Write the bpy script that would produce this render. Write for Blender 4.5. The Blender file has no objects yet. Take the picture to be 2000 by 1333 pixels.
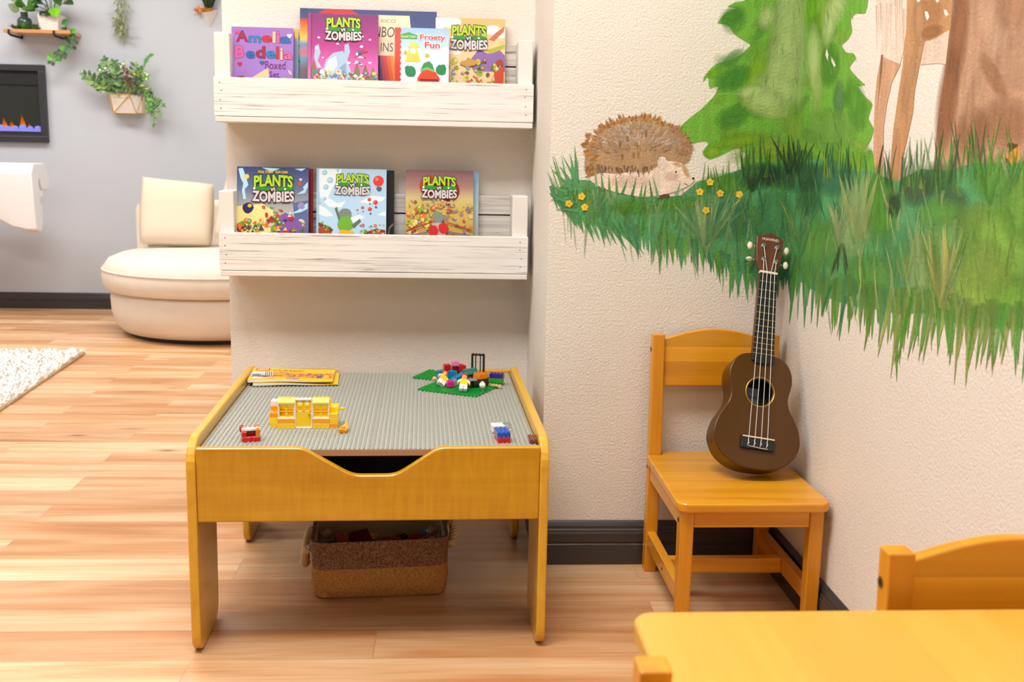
import bpy, bmesh, math, random
from mathutils import Matrix, Vector, Euler
PI = math.pi
rnd = random.Random(7)
SC = bpy.context.scene
COL = SC.collection

# ------------------------------------------------------------------ camera
F_PX, YAW, PITCH, ROLL, CAM_H = 2018.97, .0621, .1742, .0202, .8813
FWD = Vector((math.sin(YAW)*math.cos(PITCH), math.cos(YAW)*math.cos(PITCH), -math.sin(PITCH)))
_r0 = Vector((math.cos(YAW), -math.sin(YAW), 0)); _u0 = _r0.cross(FWD)
RGT = _r0*math.cos(ROLL) + _u0*math.sin(ROLL)
UPV = -_r0*math.sin(ROLL) + _u0*math.cos(ROLL)
CAM = Vector((0, 0, CAM_H))
cd = bpy.data.cameras.new('camera'); cam = bpy.data.objects.new('camera', cd); COL.objects.link(cam)
m3 = Matrix((RGT, UPV, -FWD)).transposed()
cam.matrix_world = Matrix.Translation(CAM) @ m3.to_4x4()
cd.sensor_width = 36.0; cd.lens = F_PX/2000*36.0; cd.clip_start = .02
cd.dof.use_dof = True; cd.dof.focus_distance = 2.1; cd.dof.aperture_fstop = 8.0
SC.camera = cam
SC.view_settings.view_transform = 'Standard'; SC.view_settings.look = 'None'
SC.view_settings.exposure = -0.09; SC.view_settings.gamma = 1.0

# ------------------------------------------------------------------ world + ceiling lamps
wd = bpy.data.worlds.new('world'); SC.world = wd; wd.use_nodes = True
wd.node_tree.nodes['Background'].inputs[0].default_value = (1.0, .97, .94, 1)
wd.node_tree.nodes['Background'].inputs[1].default_value = .2
LAMPS = [(-.45, 1.15, 1.2, .6, 54), (-1.9, 1.7, 1.2, .6, 22), (-1.5, 4.2, 1.2, .6, 37), (-3.0, 4.6, 1.2, .6, 26), (-.4, -1.2, 1.2, .6, 6), (.55, 4.6, 1.2, .6, 18)]
CEIL = 2.6
for (lx, ly, sx, sy, pw) in LAMPS:
    ld = bpy.data.lights.new('ceiling_lamp', 'AREA'); ld.shape = 'RECTANGLE'; ld.size = sx; ld.size_y = sy
    ld.energy = pw; ld.color = (1.0, .98, .95)
    lo = bpy.data.objects.new('ceiling_lamp', ld); lo.location = (lx, ly, CEIL-.045); COL.objects.link(lo)

# ------------------------------------------------------------------ measuring helpers: photo pixel -> point in the room
def ray(x, y): return FWD + RGT*((x-1000)/F_PX) + UPV*((666.5-y)/F_PX)
def on_z(x, y, z=0.0): d = ray(x, y); return CAM + d*((z-CAM_H)/d.z)
def on_y(x, y, Y): d = ray(x, y); return CAM + d*(Y/d.y)
def on_x(x, y, X): d = ray(x, y); return CAM + d*(X/d.x)
def pix(p):
    d = Vector(p)-CAM; z = d.dot(FWD); return (1000+F_PX*d.dot(RGT)/z, 666.5-F_PX*d.dot(UPV)/z)

# ------------------------------------------------------------------ colours, materials
def lin(c):
    c = c/255.0
    return c/12.92 if c <= .04045 else ((c+.055)/1.055)**2.4
def rgb(r, g, b): return (lin(r), lin(g), lin(b), 1.0)
def jit(c, a=.08, r=rnd):
    k = 1+r.uniform(-a, a); return (min(1, max(0, c[0]*k*(1+r.uniform(-a, a)*.5))), min(1, c[1]*k), min(1, max(0, c[2]*k*(1+r.uniform(-a, a)*.5))), c[3] if len(c) > 3 else 1)
def mixc(a, b, t): return tuple(a[i]*(1-t)+b[i]*t for i in range(4))
MATS = {}
class NT:
    def __init__(s, name):
        s.m = bpy.data.materials.new(name); s.m.use_nodes = True; s.t = s.m.node_tree; s.b = s.t.nodes['Principled BSDF']
        s.out = s.t.nodes['Material Output']
    def n(s, typ, **kw):
        nd = s.t.nodes.new('ShaderNode'+typ)
        for k, v in kw.items():
            if k.startswith('i_'):
                key = k[2:]; key = int(key) if key.isdigit() else key
                nd.inputs[key].default_value = v
            else: setattr(nd, k, v)
        return nd
    def l(s, a, b): s.t.links.new(a, b)
    def set(s, **kw):
        for k, v in kw.items(): s.b.inputs[k.replace('_', ' ')].default_value = v
    def coord(s, scale=(1, 1, 1), loc=(0, 0, 0), rot=(0, 0, 0)):
        tc = s.n('TexCoord'); mp = s.n('Mapping'); s.l(tc.outputs['Object'], mp.inputs[0])
        mp.inputs['Scale'].default_value = scale; mp.inputs['Location'].default_value = loc; mp.inputs['Rotation'].default_value = rot
        return mp.outputs[0]
    def noise(s, vec, scale, detail=3, rough=.5, dist=0):
        nd = s.n('TexNoise', i_Scale=scale, i_Detail=detail, i_Roughness=rough, i_Distortion=dist); s.l(vec, nd.inputs['Vector']); return nd.outputs['Fac']
    def ramp(s, fac, stops, interp='LINEAR'):
        nd = s.n('ValToRGB'); s.l(fac, nd.inputs[0]); cr = nd.color_ramp; cr.interpolation = interp
        while len(cr.elements) < len(stops): cr.elements.new(.5)
        for e, (p, c) in zip(cr.elements, stops): e.position = p; e.color = c if not isinstance(c, (int, float)) else (c, c, c, 1)
        return nd.outputs[0]
    def mix(s, fac, a, b, mode='MIX'):
        nd = s.n('Mix', data_type='RGBA', blend_type=mode)
        for idx, val in ((0, fac), (6, a), (7, b)):
            if hasattr(val, 'is_linked') or hasattr(val, 'links'): s.l(val, nd.inputs[idx])
            else: nd.inputs[idx].default_value = val
        return nd.outputs[2]
    def math(s, op, a, b=None):
        nd = s.n('Math', operation=op)
        for i, v in enumerate((a, b)):
            if v is None: continue
            if isinstance(v, (int, float)): nd.inputs[i].default_value = v
            else: s.l(v, nd.inputs[i])
        return nd.outputs[0]
    def bump(s, h, strength=.3, dist=.002):
        nd = s.n('Bump', i_Strength=strength, i_Distance=dist); s.l(h, nd.inputs['Height']); s.l(nd.outputs[0], s.b.inputs['Normal'])
    def base(s, c):
        if isinstance(c, tuple): s.b.inputs['Base Color'].default_value = c
        else: s.l(c, s.b.inputs['Base Color'])

def plain(name, c, rough=.5, metal=0, spec=.5, var=0, scale=40, bump=0, bscale=200, bd=.001, coat=0):
    if name in MATS: return MATS[name]
    t = NT(name); t.set(Roughness=rough, Metallic=metal); t.b.inputs['Specular IOR Level'].default_value = spec
    if coat: t.b.inputs['Coat Weight'].default_value = coat; t.b.inputs['Coat Roughness'].default_value = .1
    if var or bump: v = t.coord()
    if var:
        t.base(t.ramp(t.noise(v, scale, 4), [(.3, mixc(c, (0, 0, 0, 1), var)), (.7, mixc(c, (1, 1, 1, 1), var*.4))]))
    else: t.base(c)
    if bump: t.bump(t.noise(v, bscale, 3), bump, bd)
    MATS[name] = t.m; return t.m

def wall_mat(name, c, strength=.5, attr=False):
    t = NT(name); v = t.coord(); t.set(Roughness=.62)
    n1 = t.noise(v, 215, 2, .5); n2 = t.noise(v, 520, 2, .5)
    h = t.math('ADD', t.ramp(n1, [(.30, 0.0), (.70, 1.0)]), t.math('MULTIPLY', n2, .3))
    t.bump(h, strength, .0018)
    if attr:
        a = t.n('Attribute', attribute_name='Col')
        br = t.noise(t.coord((1, 1, .25)), 55, 4, .6)
        sp = t.ramp(n2, [(.30, .93), (.7, 1.06)])
        col = t.mix(1.0, a.outputs['Color'], t.ramp(br, [(.3, .84), (.7, 1.14)]), 'MULTIPLY')
        col = t.mix(1.0, col, sp, 'MULTIPLY'); t.base(col)
        tr = t.n('BsdfTransparent'); mx = t.n('MixShader')
        t.l(a.outputs['Alpha'], mx.inputs[0]); t.l(tr.outputs[0], mx.inputs[1]); t.l(t.b.outputs[0], mx.inputs[2]); t.l(mx.outputs[0], t.out.inputs[0])
    else:
        big = t.noise(v, 3.0, 2); t.base(t.ramp(big, [(.3, mixc(c, (0, 0, 0, 1), .02)), (.7, c)]))
    MATS[name] = t.m; return t.m

def wood(name, c1, c2, axis=0, pw=None, pax=2, rough=.35, scale=1.0, coat=.25, contrast=1.0, fig=0, pvar=(.84, 1.12)):
    """grain runs along axis; boards of width pw side by side along pax"""
    if name in MATS: return MATS[name]
    t = NT(name); sc = [26*scale]*3; sc[axis] = 1.6*scale
    tc = t.n('TexCoord'); sx = t.n('SeparateXYZ'); t.l(tc.outputs['Object'], sx.inputs[0])
    vec = tc.outputs['Object']
    if pw:
        idx = t.math('FLOOR', t.math('DIVIDE', sx.outputs[pax], pw))
        wn = t.n('TexWhiteNoise', noise_dimensions='1D'); t.l(idx, wn.inputs['W'])
        off = t.n('VectorMath', operation='ADD'); t.l(vec, off.inputs[0])
        sclv = t.n('VectorMath', operation='SCALE'); t.l(wn.outputs['Color'], sclv.inputs[0]); sclv.inputs['Scale'].default_value = 7.0
        t.l(sclv.outputs[0], off.inputs[1]); vec = off.outputs[0]
    mp = t.n('Mapping'); t.l(vec, mp.inputs[0]); mp.inputs['Scale'].default_value = sc
    n1 = t.noise(mp.outputs[0], 1.0, 5, .6, .6)
    mp2 = t.n('Mapping'); t.l(vec, mp2.inputs[0]); s2 = [9*scale]*3; s2[axis] = .8*scale; mp2.inputs['Scale'].default_value = s2
    n2 = t.noise(mp2.outputs[0], 1.0, 3, .5, 1.2)
    f = t.math('ADD', t.math('MULTIPLY', n1, .5), t.math('MULTIPLY', n2, .5))
    w = .17/contrast
    col = t.ramp(f, [(.5-w, c2), (.5+w, c1)])
    if fig:
        mp3 = t.n('Mapping'); t.l(tc.outputs['Object'], mp3.inputs[0]); s3 = [14.0]*3; s3[axis] = 90.0; mp3.inputs['Scale'].default_value = s3
        n3 = t.noise(mp3.outputs[0], 1.0, 2, .5, .4)
        col = t.mix(fig, col, t.ramp(n3, [(.35, mixc(c1, (1, 1, 1, 1), .0)), (.65, c2)]), 'MIX')
    if pw:
        col = t.mix(1.0, col, t.ramp(wn.outputs['Value'], [(0, pvar[0]), (1, pvar[1])]), 'MULTIPLY')
    t.base(col); t.set(Roughness=rough); t.b.inputs['Coat Weight'].default_value = coat; t.b.inputs['Coat Roughness'].default_value = .15
    MATS[name] = t.m; return t.m

def attr_mat(name, rough=.4, coat=0, bump=0, bscale=300, trans=0):
    if name in MATS: return MATS[name]
    t = NT(name); a = t.n('Attribute', attribute_name='Col'); t.base(a.outputs['Color']); t.set(Roughness=rough)
    if coat: t.b.inputs['Coat Weight'].default_value = coat; t.b.inputs['Coat Roughness'].default_value = .08
    if bump: t.bump(t.noise(t.coord(), bscale, 2), bump, .001)
    MATS[name] = t.m; return t.m

# ------------------------------------------------------------------ objects, tags
def tag(o, label=None, cat=None, group=None, kind=None):
    if label: o['label'] = label
    if cat: o['category'] = cat
    if group: o['group'] = group
    if kind: o['kind'] = kind
    return o
def thing(name, label, cat, loc=(0, 0, 0), rot=(0, 0, 0), group=None):
    o = bpy.data.objects.new(name, None); o.empty_display_size = .05; COL.objects.link(o)
    o.location = loc; o.rotation_euler = rot; return tag(o, label, cat, group)
def copy_tree(o, parent=None):
    c = o.copy(); COL.objects.link(c)
    if parent: c.parent = parent
    for ch in [x for x in SC.objects if x.parent == o]: copy_tree(ch, c)
    return c

# ------------------------------------------------------------------ mesh builder
class MB:
    def __init__(s): s.v = []; s.f = []; s.c = []; s.X = Matrix.Identity(4); s.col = None; s.any = False
    def _v(s, p): s.v.append(tuple(s.X @ Vector(p))); return len(s.v)-1
    def face(s, pts, col=None):
        ids = [s._v(p) for p in pts]; s.f.append(ids); s._c(ids, col); return s
    def _c(s, ids, col):
        col = col if col is not None else s.col
        if col is None: s.c.append(None); return
        s.any = True
        s.c.append(list(col) if isinstance(col, list) else [col]*len(ids))
    def mesh(s, verts, faces, col=None):
        b = len(s.v)
        for p in verts: s._v(p)
        for f in faces:
            ids = [b+i for i in f]; s.f.append(ids); s._c(ids, col)
        return s
    def box(s, x0, x1, y0, y1, z0, z1, col=None):
        v = [(x0,y0,z0),(x1,y0,z0),(x1,y1,z0),(x0,y1,z0),(x0,y0,z1),(x1,y0,z1),(x1,y1,z1),(x0,y1,z1)]
        return s.mesh(v, [(0,3,2,1),(4,5,6,7),(0,1,5,4),(1,2,6,5),(2,3,7,6),(3,0,4,7)], col)
    def prism(s, poly, a, b, plane='xz', col=None):
        """closed outline extruded from a to b along the remaining axis"""
        n = len(poly)
        def P(p, h): return {'xz': (p[0], h, p[1]), 'yz': (h, p[0], p[1]), 'xy': (p[0], p[1], h)}[plane]
        v = [P(p, a) for p in poly]+[P(p, b) for p in poly]
        f = [tuple(range(n))[::-1], tuple(range(n, 2*n))]+[(i, (i+1) % n, n+(i+1) % n, n+i) for i in range(n)]
        return s.mesh(v, f, col)
    def tube(s, pts, r, n=8, cap=True, col=None):
        pts = [Vector(p) for p in pts]; rs = r if isinstance(r, (list, tuple)) else [r]*len(pts)
        v = []; f = []; prev = None
        for i, p in enumerate(pts):
            d = (pts[min(i+1, len(pts)-1)]-pts[max(i-1, 0)])
            d = d.normalized() if d.length > 1e-9 else Vector((0, 0, 1))
            if prev is None:
                a = Vector((0, 0, 1)) if abs(d.z) < .9 else Vector((1, 0, 0)); u = d.cross(a).normalized()
            else: u = (prev-d*prev.dot(d)).normalized()
            prev = u; w = d.cross(u)
            for k in range(n): v.append(p+(u*math.cos(2*PI*k/n)+w*math.sin(2*PI*k/n))*rs[i])
        for i in range(len(pts)-1):
            for k in range(n):
                f.append((i*n+k, i*n+(k+1) % n, (i+1)*n+(k+1) % n, (i+1)*n+k))
        if cap: f.append(tuple(range(n))[::-1]); f.append(tuple(range((len(pts)-1)*n, len(pts)*n)))
        return s.mesh(v, f, col)
    def lathe(s, prof, n=24, c=(0, 0, 0), cap=True, col=None, sx=1, sy=1):
        v = []; f = []
        for (r, z) in prof:
            for k in range(n): v.append((c[0]+r*sx*math.cos(2*PI*k/n), c[1]+r*sy*math.sin(2*PI*k/n), c[2]+z))
        m = len(prof)
        for i in range(m-1):
            for k in range(n): f.append((i*n+k, i*n+(k+1) % n, (i+1)*n+(k+1) % n, (i+1)*n+k))
        if cap: f.append(tuple(range(n))[::-1]); f.append(tuple(range((m-1)*n, m*n)))
        return s.mesh(v, f, col)
    def cyl(s, c, r, h, n=12, axis='z', col=None):
        X = s.X
        R = {'z': Matrix.Identity(4), 'x': Matrix.Rotation(PI/2, 4, 'Y'), 'y': Matrix.Rotation(-PI/2, 4, 'X')}[axis]
        s.X = X @ Matrix.Translation(c) @ R; s.lathe([(r, 0), (r, h)], n, col=col); s.X = X; return s
    def ball(s, c, r, n=16, m=10, col=None, sc=(1, 1, 1)):
        v = []; f = []
        for i in range(m+1):
            t = PI*i/m
            for k in range(n): v.append((c[0]+r*sc[0]*math.sin(t)*math.cos(2*PI*k/n), c[1]+r*sc[1]*math.sin(t)*math.sin(2*PI*k/n), c[2]-r*sc[2]*math.cos(t)))
        for i in range(m):
            for k in range(n): f.append((i*n+k, i*n+(k+1) % n, (i+1)*n+(k+1) % n, (i+1)*n+k))
        return s.mesh(v, f, col)
    def build(s, name, mat, parent=None, bevel=0, seg=2, smooth=False, loc=None, rot=None, weld=False, subsurf=0):
        me = bpy.data.meshes.new(name); me.from_pydata(s.v, [], s.f); me.update()
        if s.any:
            ca = me.color_attributes.new('Col', 'FLOAT_COLOR', 'CORNER'); i = 0
            data = []
            for ids, c in zip(s.f, s.c):
                for k in range(len(ids)):
                    cc = c[k] if c else (.5, .5, .5, 1); data.extend(cc if len(cc) == 4 else (*cc, 1))
            ca.data.foreach_set('color', data)
        bm = bmesh.new(); bm.from_mesh(me)
        if weld: bmesh.ops.remove_doubles(bm, verts=bm.verts, dist=1e-5)
        if not s.any or weld: bmesh.ops.recalc_face_normals(bm, faces=bm.faces)
        bm.to_mesh(me); bm.free()
        if smooth:
            me.polygons.foreach_set('use_smooth', [True]*len(me.polygons))
            me.set_sharp_from_angle(angle=math.radians(50 if smooth is True else smooth))
        o = bpy.data.objects.new(name, me); COL.objects.link(o)
        if mat: me.materials.append(mat)
        if parent: o.parent = parent
        if loc: o.location = loc
        if rot: o.rotation_euler = rot
        if bevel:
            md = o.modifiers.new('bevel', 'BEVEL'); md.width = bevel; md.segments = seg; md.limit_method = 'ANGLE'; md.angle_limit = math.radians(40)
            md.harden_normals = False
        if subsurf:
            md = o.modifiers.new('subdivision', 'SUBSURF'); md.levels = subsurf; md.render_levels = subsurf
        return o
def build_box(name, x0, x1, y0, y1, z0, z1, mat, parent=None, bevel=0, **k): return MB().box(x0, x1, y0, y1, z0, z1).build(name, mat, parent, bevel, **k)

# lettering: outlines of a string as flat polygons
_tc = {}
def text_geo(s, bold=0.0, extrude=0.0):
    key = (s, bold)
    if key in _tc: return _tc[key]
    cu = bpy.data.curves.new('lettering', 'FONT'); cu.body = s; cu.offset = bold; cu.resolution_u = 3; cu.fill_mode = 'FRONT'
    o = bpy.data.objects.new('lettering', cu); COL.objects.link(o)
    dg = bpy.context.evaluated_depsgraph_get(); dg.update()
    me = bpy.data.meshes.new_from_object(o.evaluated_get(dg))
    v = [(p.co.x, p.co.y) for p in me.vertices]; f = [tuple(p.vertices) for p in me.polygons]
    bpy.data.objects.remove(o); bpy.data.curves.remove(cu); bpy.data.meshes.remove(me)
    _tc[key] = (v, f); return v, f
def put_text(mb, s, fn, x0, x1, y0, y1, col, bold=0.0, ref=None, arch=0.0, sh=0.0):
    """fits the string into x0..x1, y0..y1 of a flat face; fn maps face (x, y) to a point; ref keeps the fit of the unbolded string"""
    v, f = text_geo(s, bold); rv, _ = text_geo(s, 0.0)
    ax0 = min(p[0] for p in rv); ax1 = max(p[0] for p in rv); ay0 = min(p[1] for p in rv); ay1 = max(p[1] for p in rv)
    def M(p):
        u = (p[0]-ax0)/(ax1-ax0); w = (p[1]-ay0)/(ay1-ay0)
        return fn(x0+u*(x1-x0)+sh*w*(x1-x0), y0+w*(y1-y0)+arch*(1-(2*u-1)**2))
    mb.mesh([M(p) for p in v], f, col)

# ================================================================== the room
Y_BOOK, X_END, X_RET, Y_FRONT, X_WALL, Y_GREY = 2.657, -.5595, .2064, 2.168, .7198, 5.921
CREAM = rgb(230, 224, 215)
m_wall = wall_mat('cream_textured_paint', CREAM, .34)
m_grey = wall_mat('grey_paint', rgb(192, 197, 206), .10)
m_ceil = plain('ceiling_paint', rgb(235, 232, 226), .8)
def floor_mat():
    t = NT('maple_plank_floor'); tc = t.n('TexCoord'); mp = t.n('Mapping'); t.l(tc.outputs['Object'], mp.inputs[0])
    mp.inputs['Location'].default_value = (.13, .045, 0); v = mp.outputs[0]
    def brick(w, h, off, freq, mort):
        b = t.n('TexBrick', offset=off, offset_frequency=freq); b.inputs['Color1'].default_value = (0, 0, 0, 1); b.inputs['Color2'].default_value = (1, 1, 1, 1)
        b.inputs['Mortar'].default_value = (.5, .5, .5, 1); b.inputs['Scale'].default_value = 1; b.inputs['Mortar Size'].default_value = mort
        b.inputs['Mortar Smooth'].default_value = 0; b.inputs['Bias'].default_value = 0; b.inputs['Brick Width'].default_value = w; b.inputs['Row Height'].default_value = h
        t.l(v, b.inputs['Vector']); return b
    b = brick(.86, .118, .37, 2, .0009)
    b2 = brick(.86, .118, .37, 2, 0.0)
    rv = b.outputs['Color']; rv2 = b2.outputs['Color']
    off = t.n('VectorMath', operation='MULTIPLY_ADD'); t.l(rv, off.inputs[0]); off.inputs[1].default_value = (17, 9, 5); t.l(v, off.inputs[2])
    off2 = t.n('VectorMath', operation='MULTIPLY_ADD'); t.l(rv2, off2.inputs[0]); off2.inputs[1].default_value = (11, 3, 2); t.l(off.outputs[0], off2.inputs[2])
    def sn(sc, detail, dist, vec=None):
        m = t.n('Mapping'); t.l(vec or off.outputs[0], m.inputs[0]); m.inputs['Scale'].default_value = sc; return t.noise(m.outputs[0], 1.0, detail, .55, dist)
    flame = sn((.9, 9, 1), 3, .9, off2.outputs[0]); fine = sn((5, 170, 1), 3, .2); wide = sn((.7, 13, 1), 3, .8, off2.outputs[0])
    col = t.ramp(flame, [(.28, rgb(196, 140, 88)), (.40, rgb(216, 166, 118)), (.52, rgb(230, 190, 148)), (.68, rgb(240, 212, 178))])
    col = t.mix(1.0, col, t.ramp(rv2, [(0, rgb(224, 208, 194)), (1, rgb(255, 254, 252))]), 'MULTIPLY')
    col = t.mix(1.0, col, t.ramp(fine, [(.3, rgb(236, 232, 226)), (.6, rgb(255, 255, 255))]), 'MULTIPLY')
    col = t.mix(t.ramp(wide, [(.33, .5), (.41, 0.0)]), col, rgb(196, 128, 66))
    # knots
    vo = t.n('TexVoronoi', i_Scale=1.0); m = t.n('Mapping'); t.l(off.outputs[0], m.inputs[0]); m.inputs['Scale'].default_value = (3.1, 10, 1); t.l(m.outputs[0], vo.inputs['Vector'])
    sel = t.n('SeparateColor'); t.l(vo.outputs['Color'], sel.inputs[0])
    gate = t.math('GREATER_THAN', sel.outputs[0], .72)
    kn = t.math('MULTIPLY', t.ramp(vo.outputs['Distance'], [(.02, 1.0), (.10, .3), (.22, 0.0)]), gate)
    col = t.mix(kn, col, rgb(128, 76, 36))
    col = t.mix(t.math('MULTIPLY', b.outputs['Fac'], .35), col, rgb(150, 104, 64))
    t.base(col); t.set(Roughness=.38); t.b.inputs['Specular IOR Level'].default_value = .4
    rr = sn((8, 60, 1), 3, 0); t.l(t.ramp(rr, [(.3, .32), (.7, .46)]), t.b.inputs['Roughness'])
    return t.m
m_floor = floor_mat()
def struct(o): o['kind'] = 'structure'; return o
struct(build_box('floor', -4.2, 1.6, -2.0, 6.1, -.06, 0, m_floor))
struct(build_box('ceiling', -4.2, 1.6, -2.0, 6.1, CEIL, CEIL+.06, m_ceil))
struct(build_box('wall_bookshelf', X_END, X_RET, Y_BOOK, Y_BOOK+.13, 0, CEIL, m_wall))
struct(build_box('wall_front', X_RET, X_WALL+.10, Y_FRONT, Y_BOOK+.13, 0, CEIL, m_wall))
struct(build_box('wall_right', X_WALL, X_WALL+.10, -2.0, Y_FRONT, 0, CEIL, m_wall))
struct(build_box('wall_back', -4.2, 1.6, Y_GREY, Y_GREY+.1, 0, CEIL, m_grey))
struct(build_box('wall_left', -4.2, -4.1, -2.0, Y_GREY, 0, CEIL, m_grey))
struct(build_box('wall_far', 1.1, 1.2, Y_BOOK+.13, Y_GREY, 0, CEIL, m_grey))
m_base = plain('charcoal_gloss_baseboard', rgb(58, 54, 56), .32)
BB = [(0, 0), (.0145, 0), (.0145, .046), (.0125, .048), (.0125, .051), (.0145, .053), (.0145, .072), (.0125, .0755), (.0120, .079), (.0095, .082), (.0095, .088), (.005, .095), (.002, .0985), (0, .0985)]
def baseboard(name, p, q, nrm, prof=BB):
    d = Vector((q[0]-p[0], q[1]-p[1], 0)); n = Vector((nrm[0], nrm[1], 0)); mb = MB(); k = len(prof)
    vs = [Vector((p[0], p[1], 0))+n*a+Vector((0, 0, z)) for a, z in prof]; vs += [w+d for w in vs]
    mb.mesh(vs, [tuple(range(k))[::-1], tuple(range(k, 2*k))]+[(i, (i+1) % k, k+(i+1) % k, k+i) for i in range(k)])
    return struct(mb.build(name, m_base))
BT = .0145
baseboard('baseboard_front', (X_RET-BT, Y_FRONT), (X_WALL, Y_FRONT), (0, -1))
baseboard('baseboard_return', (X_RET, Y_FRONT), (X_RET, Y_BOOK), (-1, 0))
baseboard('baseboard_bookshelf', (X_END-BT, Y_BOOK), (X_RET, Y_BOOK), (0, -1))
baseboard('baseboard_end', (X_END, Y_BOOK), (X_END, Y_BOOK+.13), (-1, 0))
baseboard('baseboard_right', (X_WALL, -2.0), (X_WALL, Y_FRONT-BT), (-1, 0))
baseboard('baseboard_back', (-4.1, Y_GREY), (1.1, Y_GREY), (0, -1), [(a, z*.92) for a, z in BB])
m_lamp = NT('lit_diffuser'); m_lamp.b.inputs['Emission Color'].default_value = (1, .95, .88, 1); m_lamp.b.inputs['Emission Strength'].default_value = 3; m_lamp = m_lamp.m
m_white = plain('white_enamel', rgb(238, 238, 236), .4)
for i, (lx, ly, sx, sy, pw) in enumerate(LAMPS):
    t_ = thing('ceiling_light', 'long white ceiling light panel', 'ceiling light', (lx, ly, CEIL), group='ceiling light panels')
    fr = MB()
    for a in ((-sx/2-.03, sx/2+.03, -sy/2-.03, -sy/2), (-sx/2-.03, sx/2+.03, sy/2, sy/2+.03), (-sx/2-.03, -sx/2, -sy/2, sy/2), (sx/2, sx/2+.03, -sy/2, sy/2)):
        fr.box(a[0], a[1], a[2], a[3], -.04, 0)
    fr.build('frame', m_white, t_); build_box('diffuser', -sx/2, sx/2, -sy/2, sy/2, -.03, -.02, m_lamp, t_)

# ================================================================== the mural
m_paint = wall_mat('mural_paint', CREAM, .34, attr=True)
_a = pix((X_WALL, Y_FRONT, 1.9)); _b = pix((X_WALL, Y_FRONT, .3))
def corner_x(y): return _a[0]+(_b[0]-_a[0])*(y-_a[1])/(_b[1]-_a[1])
def curvy(pts, k=4):
    o = []; n = len(pts)
    for i in range(n):
        p0, p1, p2, p3 = pts[i-1], pts[i], pts[(i+1) % n], pts[(i+2) % n]
        for j in range(k):
            t = j/k; o.append(tuple(p1[a]+.5*t*((p2[a]-p0[a])*.55+t*(-2*(p2[a]-p0[a])*.55-(p3[a]-p1[a])*.55+6*(p2[a]-p1[a])+t*((p2[a]-p0[a])*.55+(p3[a]-p1[a])*.55-4*(p2[a]-p1[a])))) for a in (0, 1)))
    return o
class Paint:
    """flat paint on the two walls; outlines are measured from the photo and laid on the wall planes"""
    def __init__(s): s.mb = MB(); s.k = 0
    def lay(s, side, p):
        e = .0004+s.k*.0000007
        return on_y(p[0], p[1], Y_FRONT-e) if side == 0 else on_x(p[0], p[1], X_WALL-e)
    def poly(s, pts, col, cols=None):
        s.k += 1
        pts = [(p[0], p[1]) for p in pts]; cols = cols or [col]*len(pts)
        ins = [p[0]-corner_x(p[1]) for p in pts]
        if all(i <= 0 for i in ins): return s.put(0, pts, cols)
        if all(i >= 0 for i in ins): return s.put(1, pts, cols)
        for side in (0, 1):
            o = []; oc = []; n = len(pts)
            for i in range(n):
                a, b = pts[i], pts[(i+1) % n]; da, db = ins[i], ins[(i+1) % n]
                if side == 1: da, db = -da, -db
                if da <= 0: o.append(a); oc.append(cols[i])
                if (da < 0 < db) or (db < 0 < da):
                    t = da/(da-db); o.append((a[0]+(b[0]-a[0])*t, a[1]+(b[1]-a[1])*t)); oc.append(mixc(cols[i], cols[(i+1) % n], t))
            if len(o) > 2: s.put(side, o, oc)
    def put(s, side, pts, cols):
        s.mb.face([s.lay(side, p) for p in pts], list(cols))
    def stroke(s, p0, p1, w0, w1, col, bend=0, a0=1, a1=1, n=4, mid=None):
        """brush stroke: a tapering band of short quads"""
        dx, dy = p1[0]-p0[0], p1[1]-p0[1]; L = math.hypot(dx, dy) or 1; nx, ny = -dy/L, dx/L; s.k += 1; k = s.k
        prev = None
        for i in range(n+1):
            t = i/n; b = bend*4*t*(1-t)*.5+bend*t*t*.5
            cx, cy = p0[0]+dx*t+nx*b, p0[1]+dy*t+ny*b
            w = (w0*(1-t)+w1*t) if mid is None else (w0*(1-t)**2+2*mid*t*(1-t)+w1*t*t)
            c = (col[0], col[1], col[2], min(1, a0*(1-t)+a1*t))
            cur = ((cx-nx*w/2, cy-ny*w/2), (cx+nx*w/2, cy+ny*w/2), c)
            if prev:
                s.k = k-1
                s.poly([prev[0], prev[1], cur[1], cur[0]], None, [prev[2], prev[2], c, c])
            prev = cur
    def wash(s, cx, cy, rx, ry, col, a=.8, rot=0, n=18):
        """soft round glaze of thinned paint, fading out at its edge"""
        s.k += 1; k = s.k
        rings = [(.0, a), (.45, a*.85), (.75, a*.45), (1.0, 0)]
        for (r0, a0), (r1, a1) in zip(rings, rings[1:]):
            for i in range(n):
                q = []
                for (r, aa, j) in ((r0, a0, i), (r1, a1, i), (r1, a1, i+1), (r0, a0, i+1)):
                    th = 2*PI*j/n; x, y = rx*r*math.cos(th), ry*r*math.sin(th)
                    q.append(((cx+x*math.cos(rot)-y*math.sin(rot), cy+x*math.sin(rot)+y*math.cos(rot)), (col[0], col[1], col[2], aa)))
                if r0 == 0: q = q[:3]
                s.k = k-1; s.poly([z[0] for z in q], None, [z[1] for z in q])
    def build(s, name, parent): return s.mb.build(name, m_paint, parent)
mural = thing('wall_mural', 'painted forest mural of hedgehog, fir tree, deer and grass across the corner walls', 'mural', (0, 0, 0))
G = dict(teal=rgb(80, 152, 94), mid=rgb(96, 160, 66), sat=rgb(84, 152, 38), dark=rgb(56, 98, 54), deep=rgb(42, 74, 42), sage=rgb(150, 184, 120), pale=rgb(184, 198, 134), lime=rgb(140, 178, 52), yel=rgb(196, 194, 92), blue=rgb(58, 124, 92), olive=rgb(112, 152, 66))
mr = random.Random(11)
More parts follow.
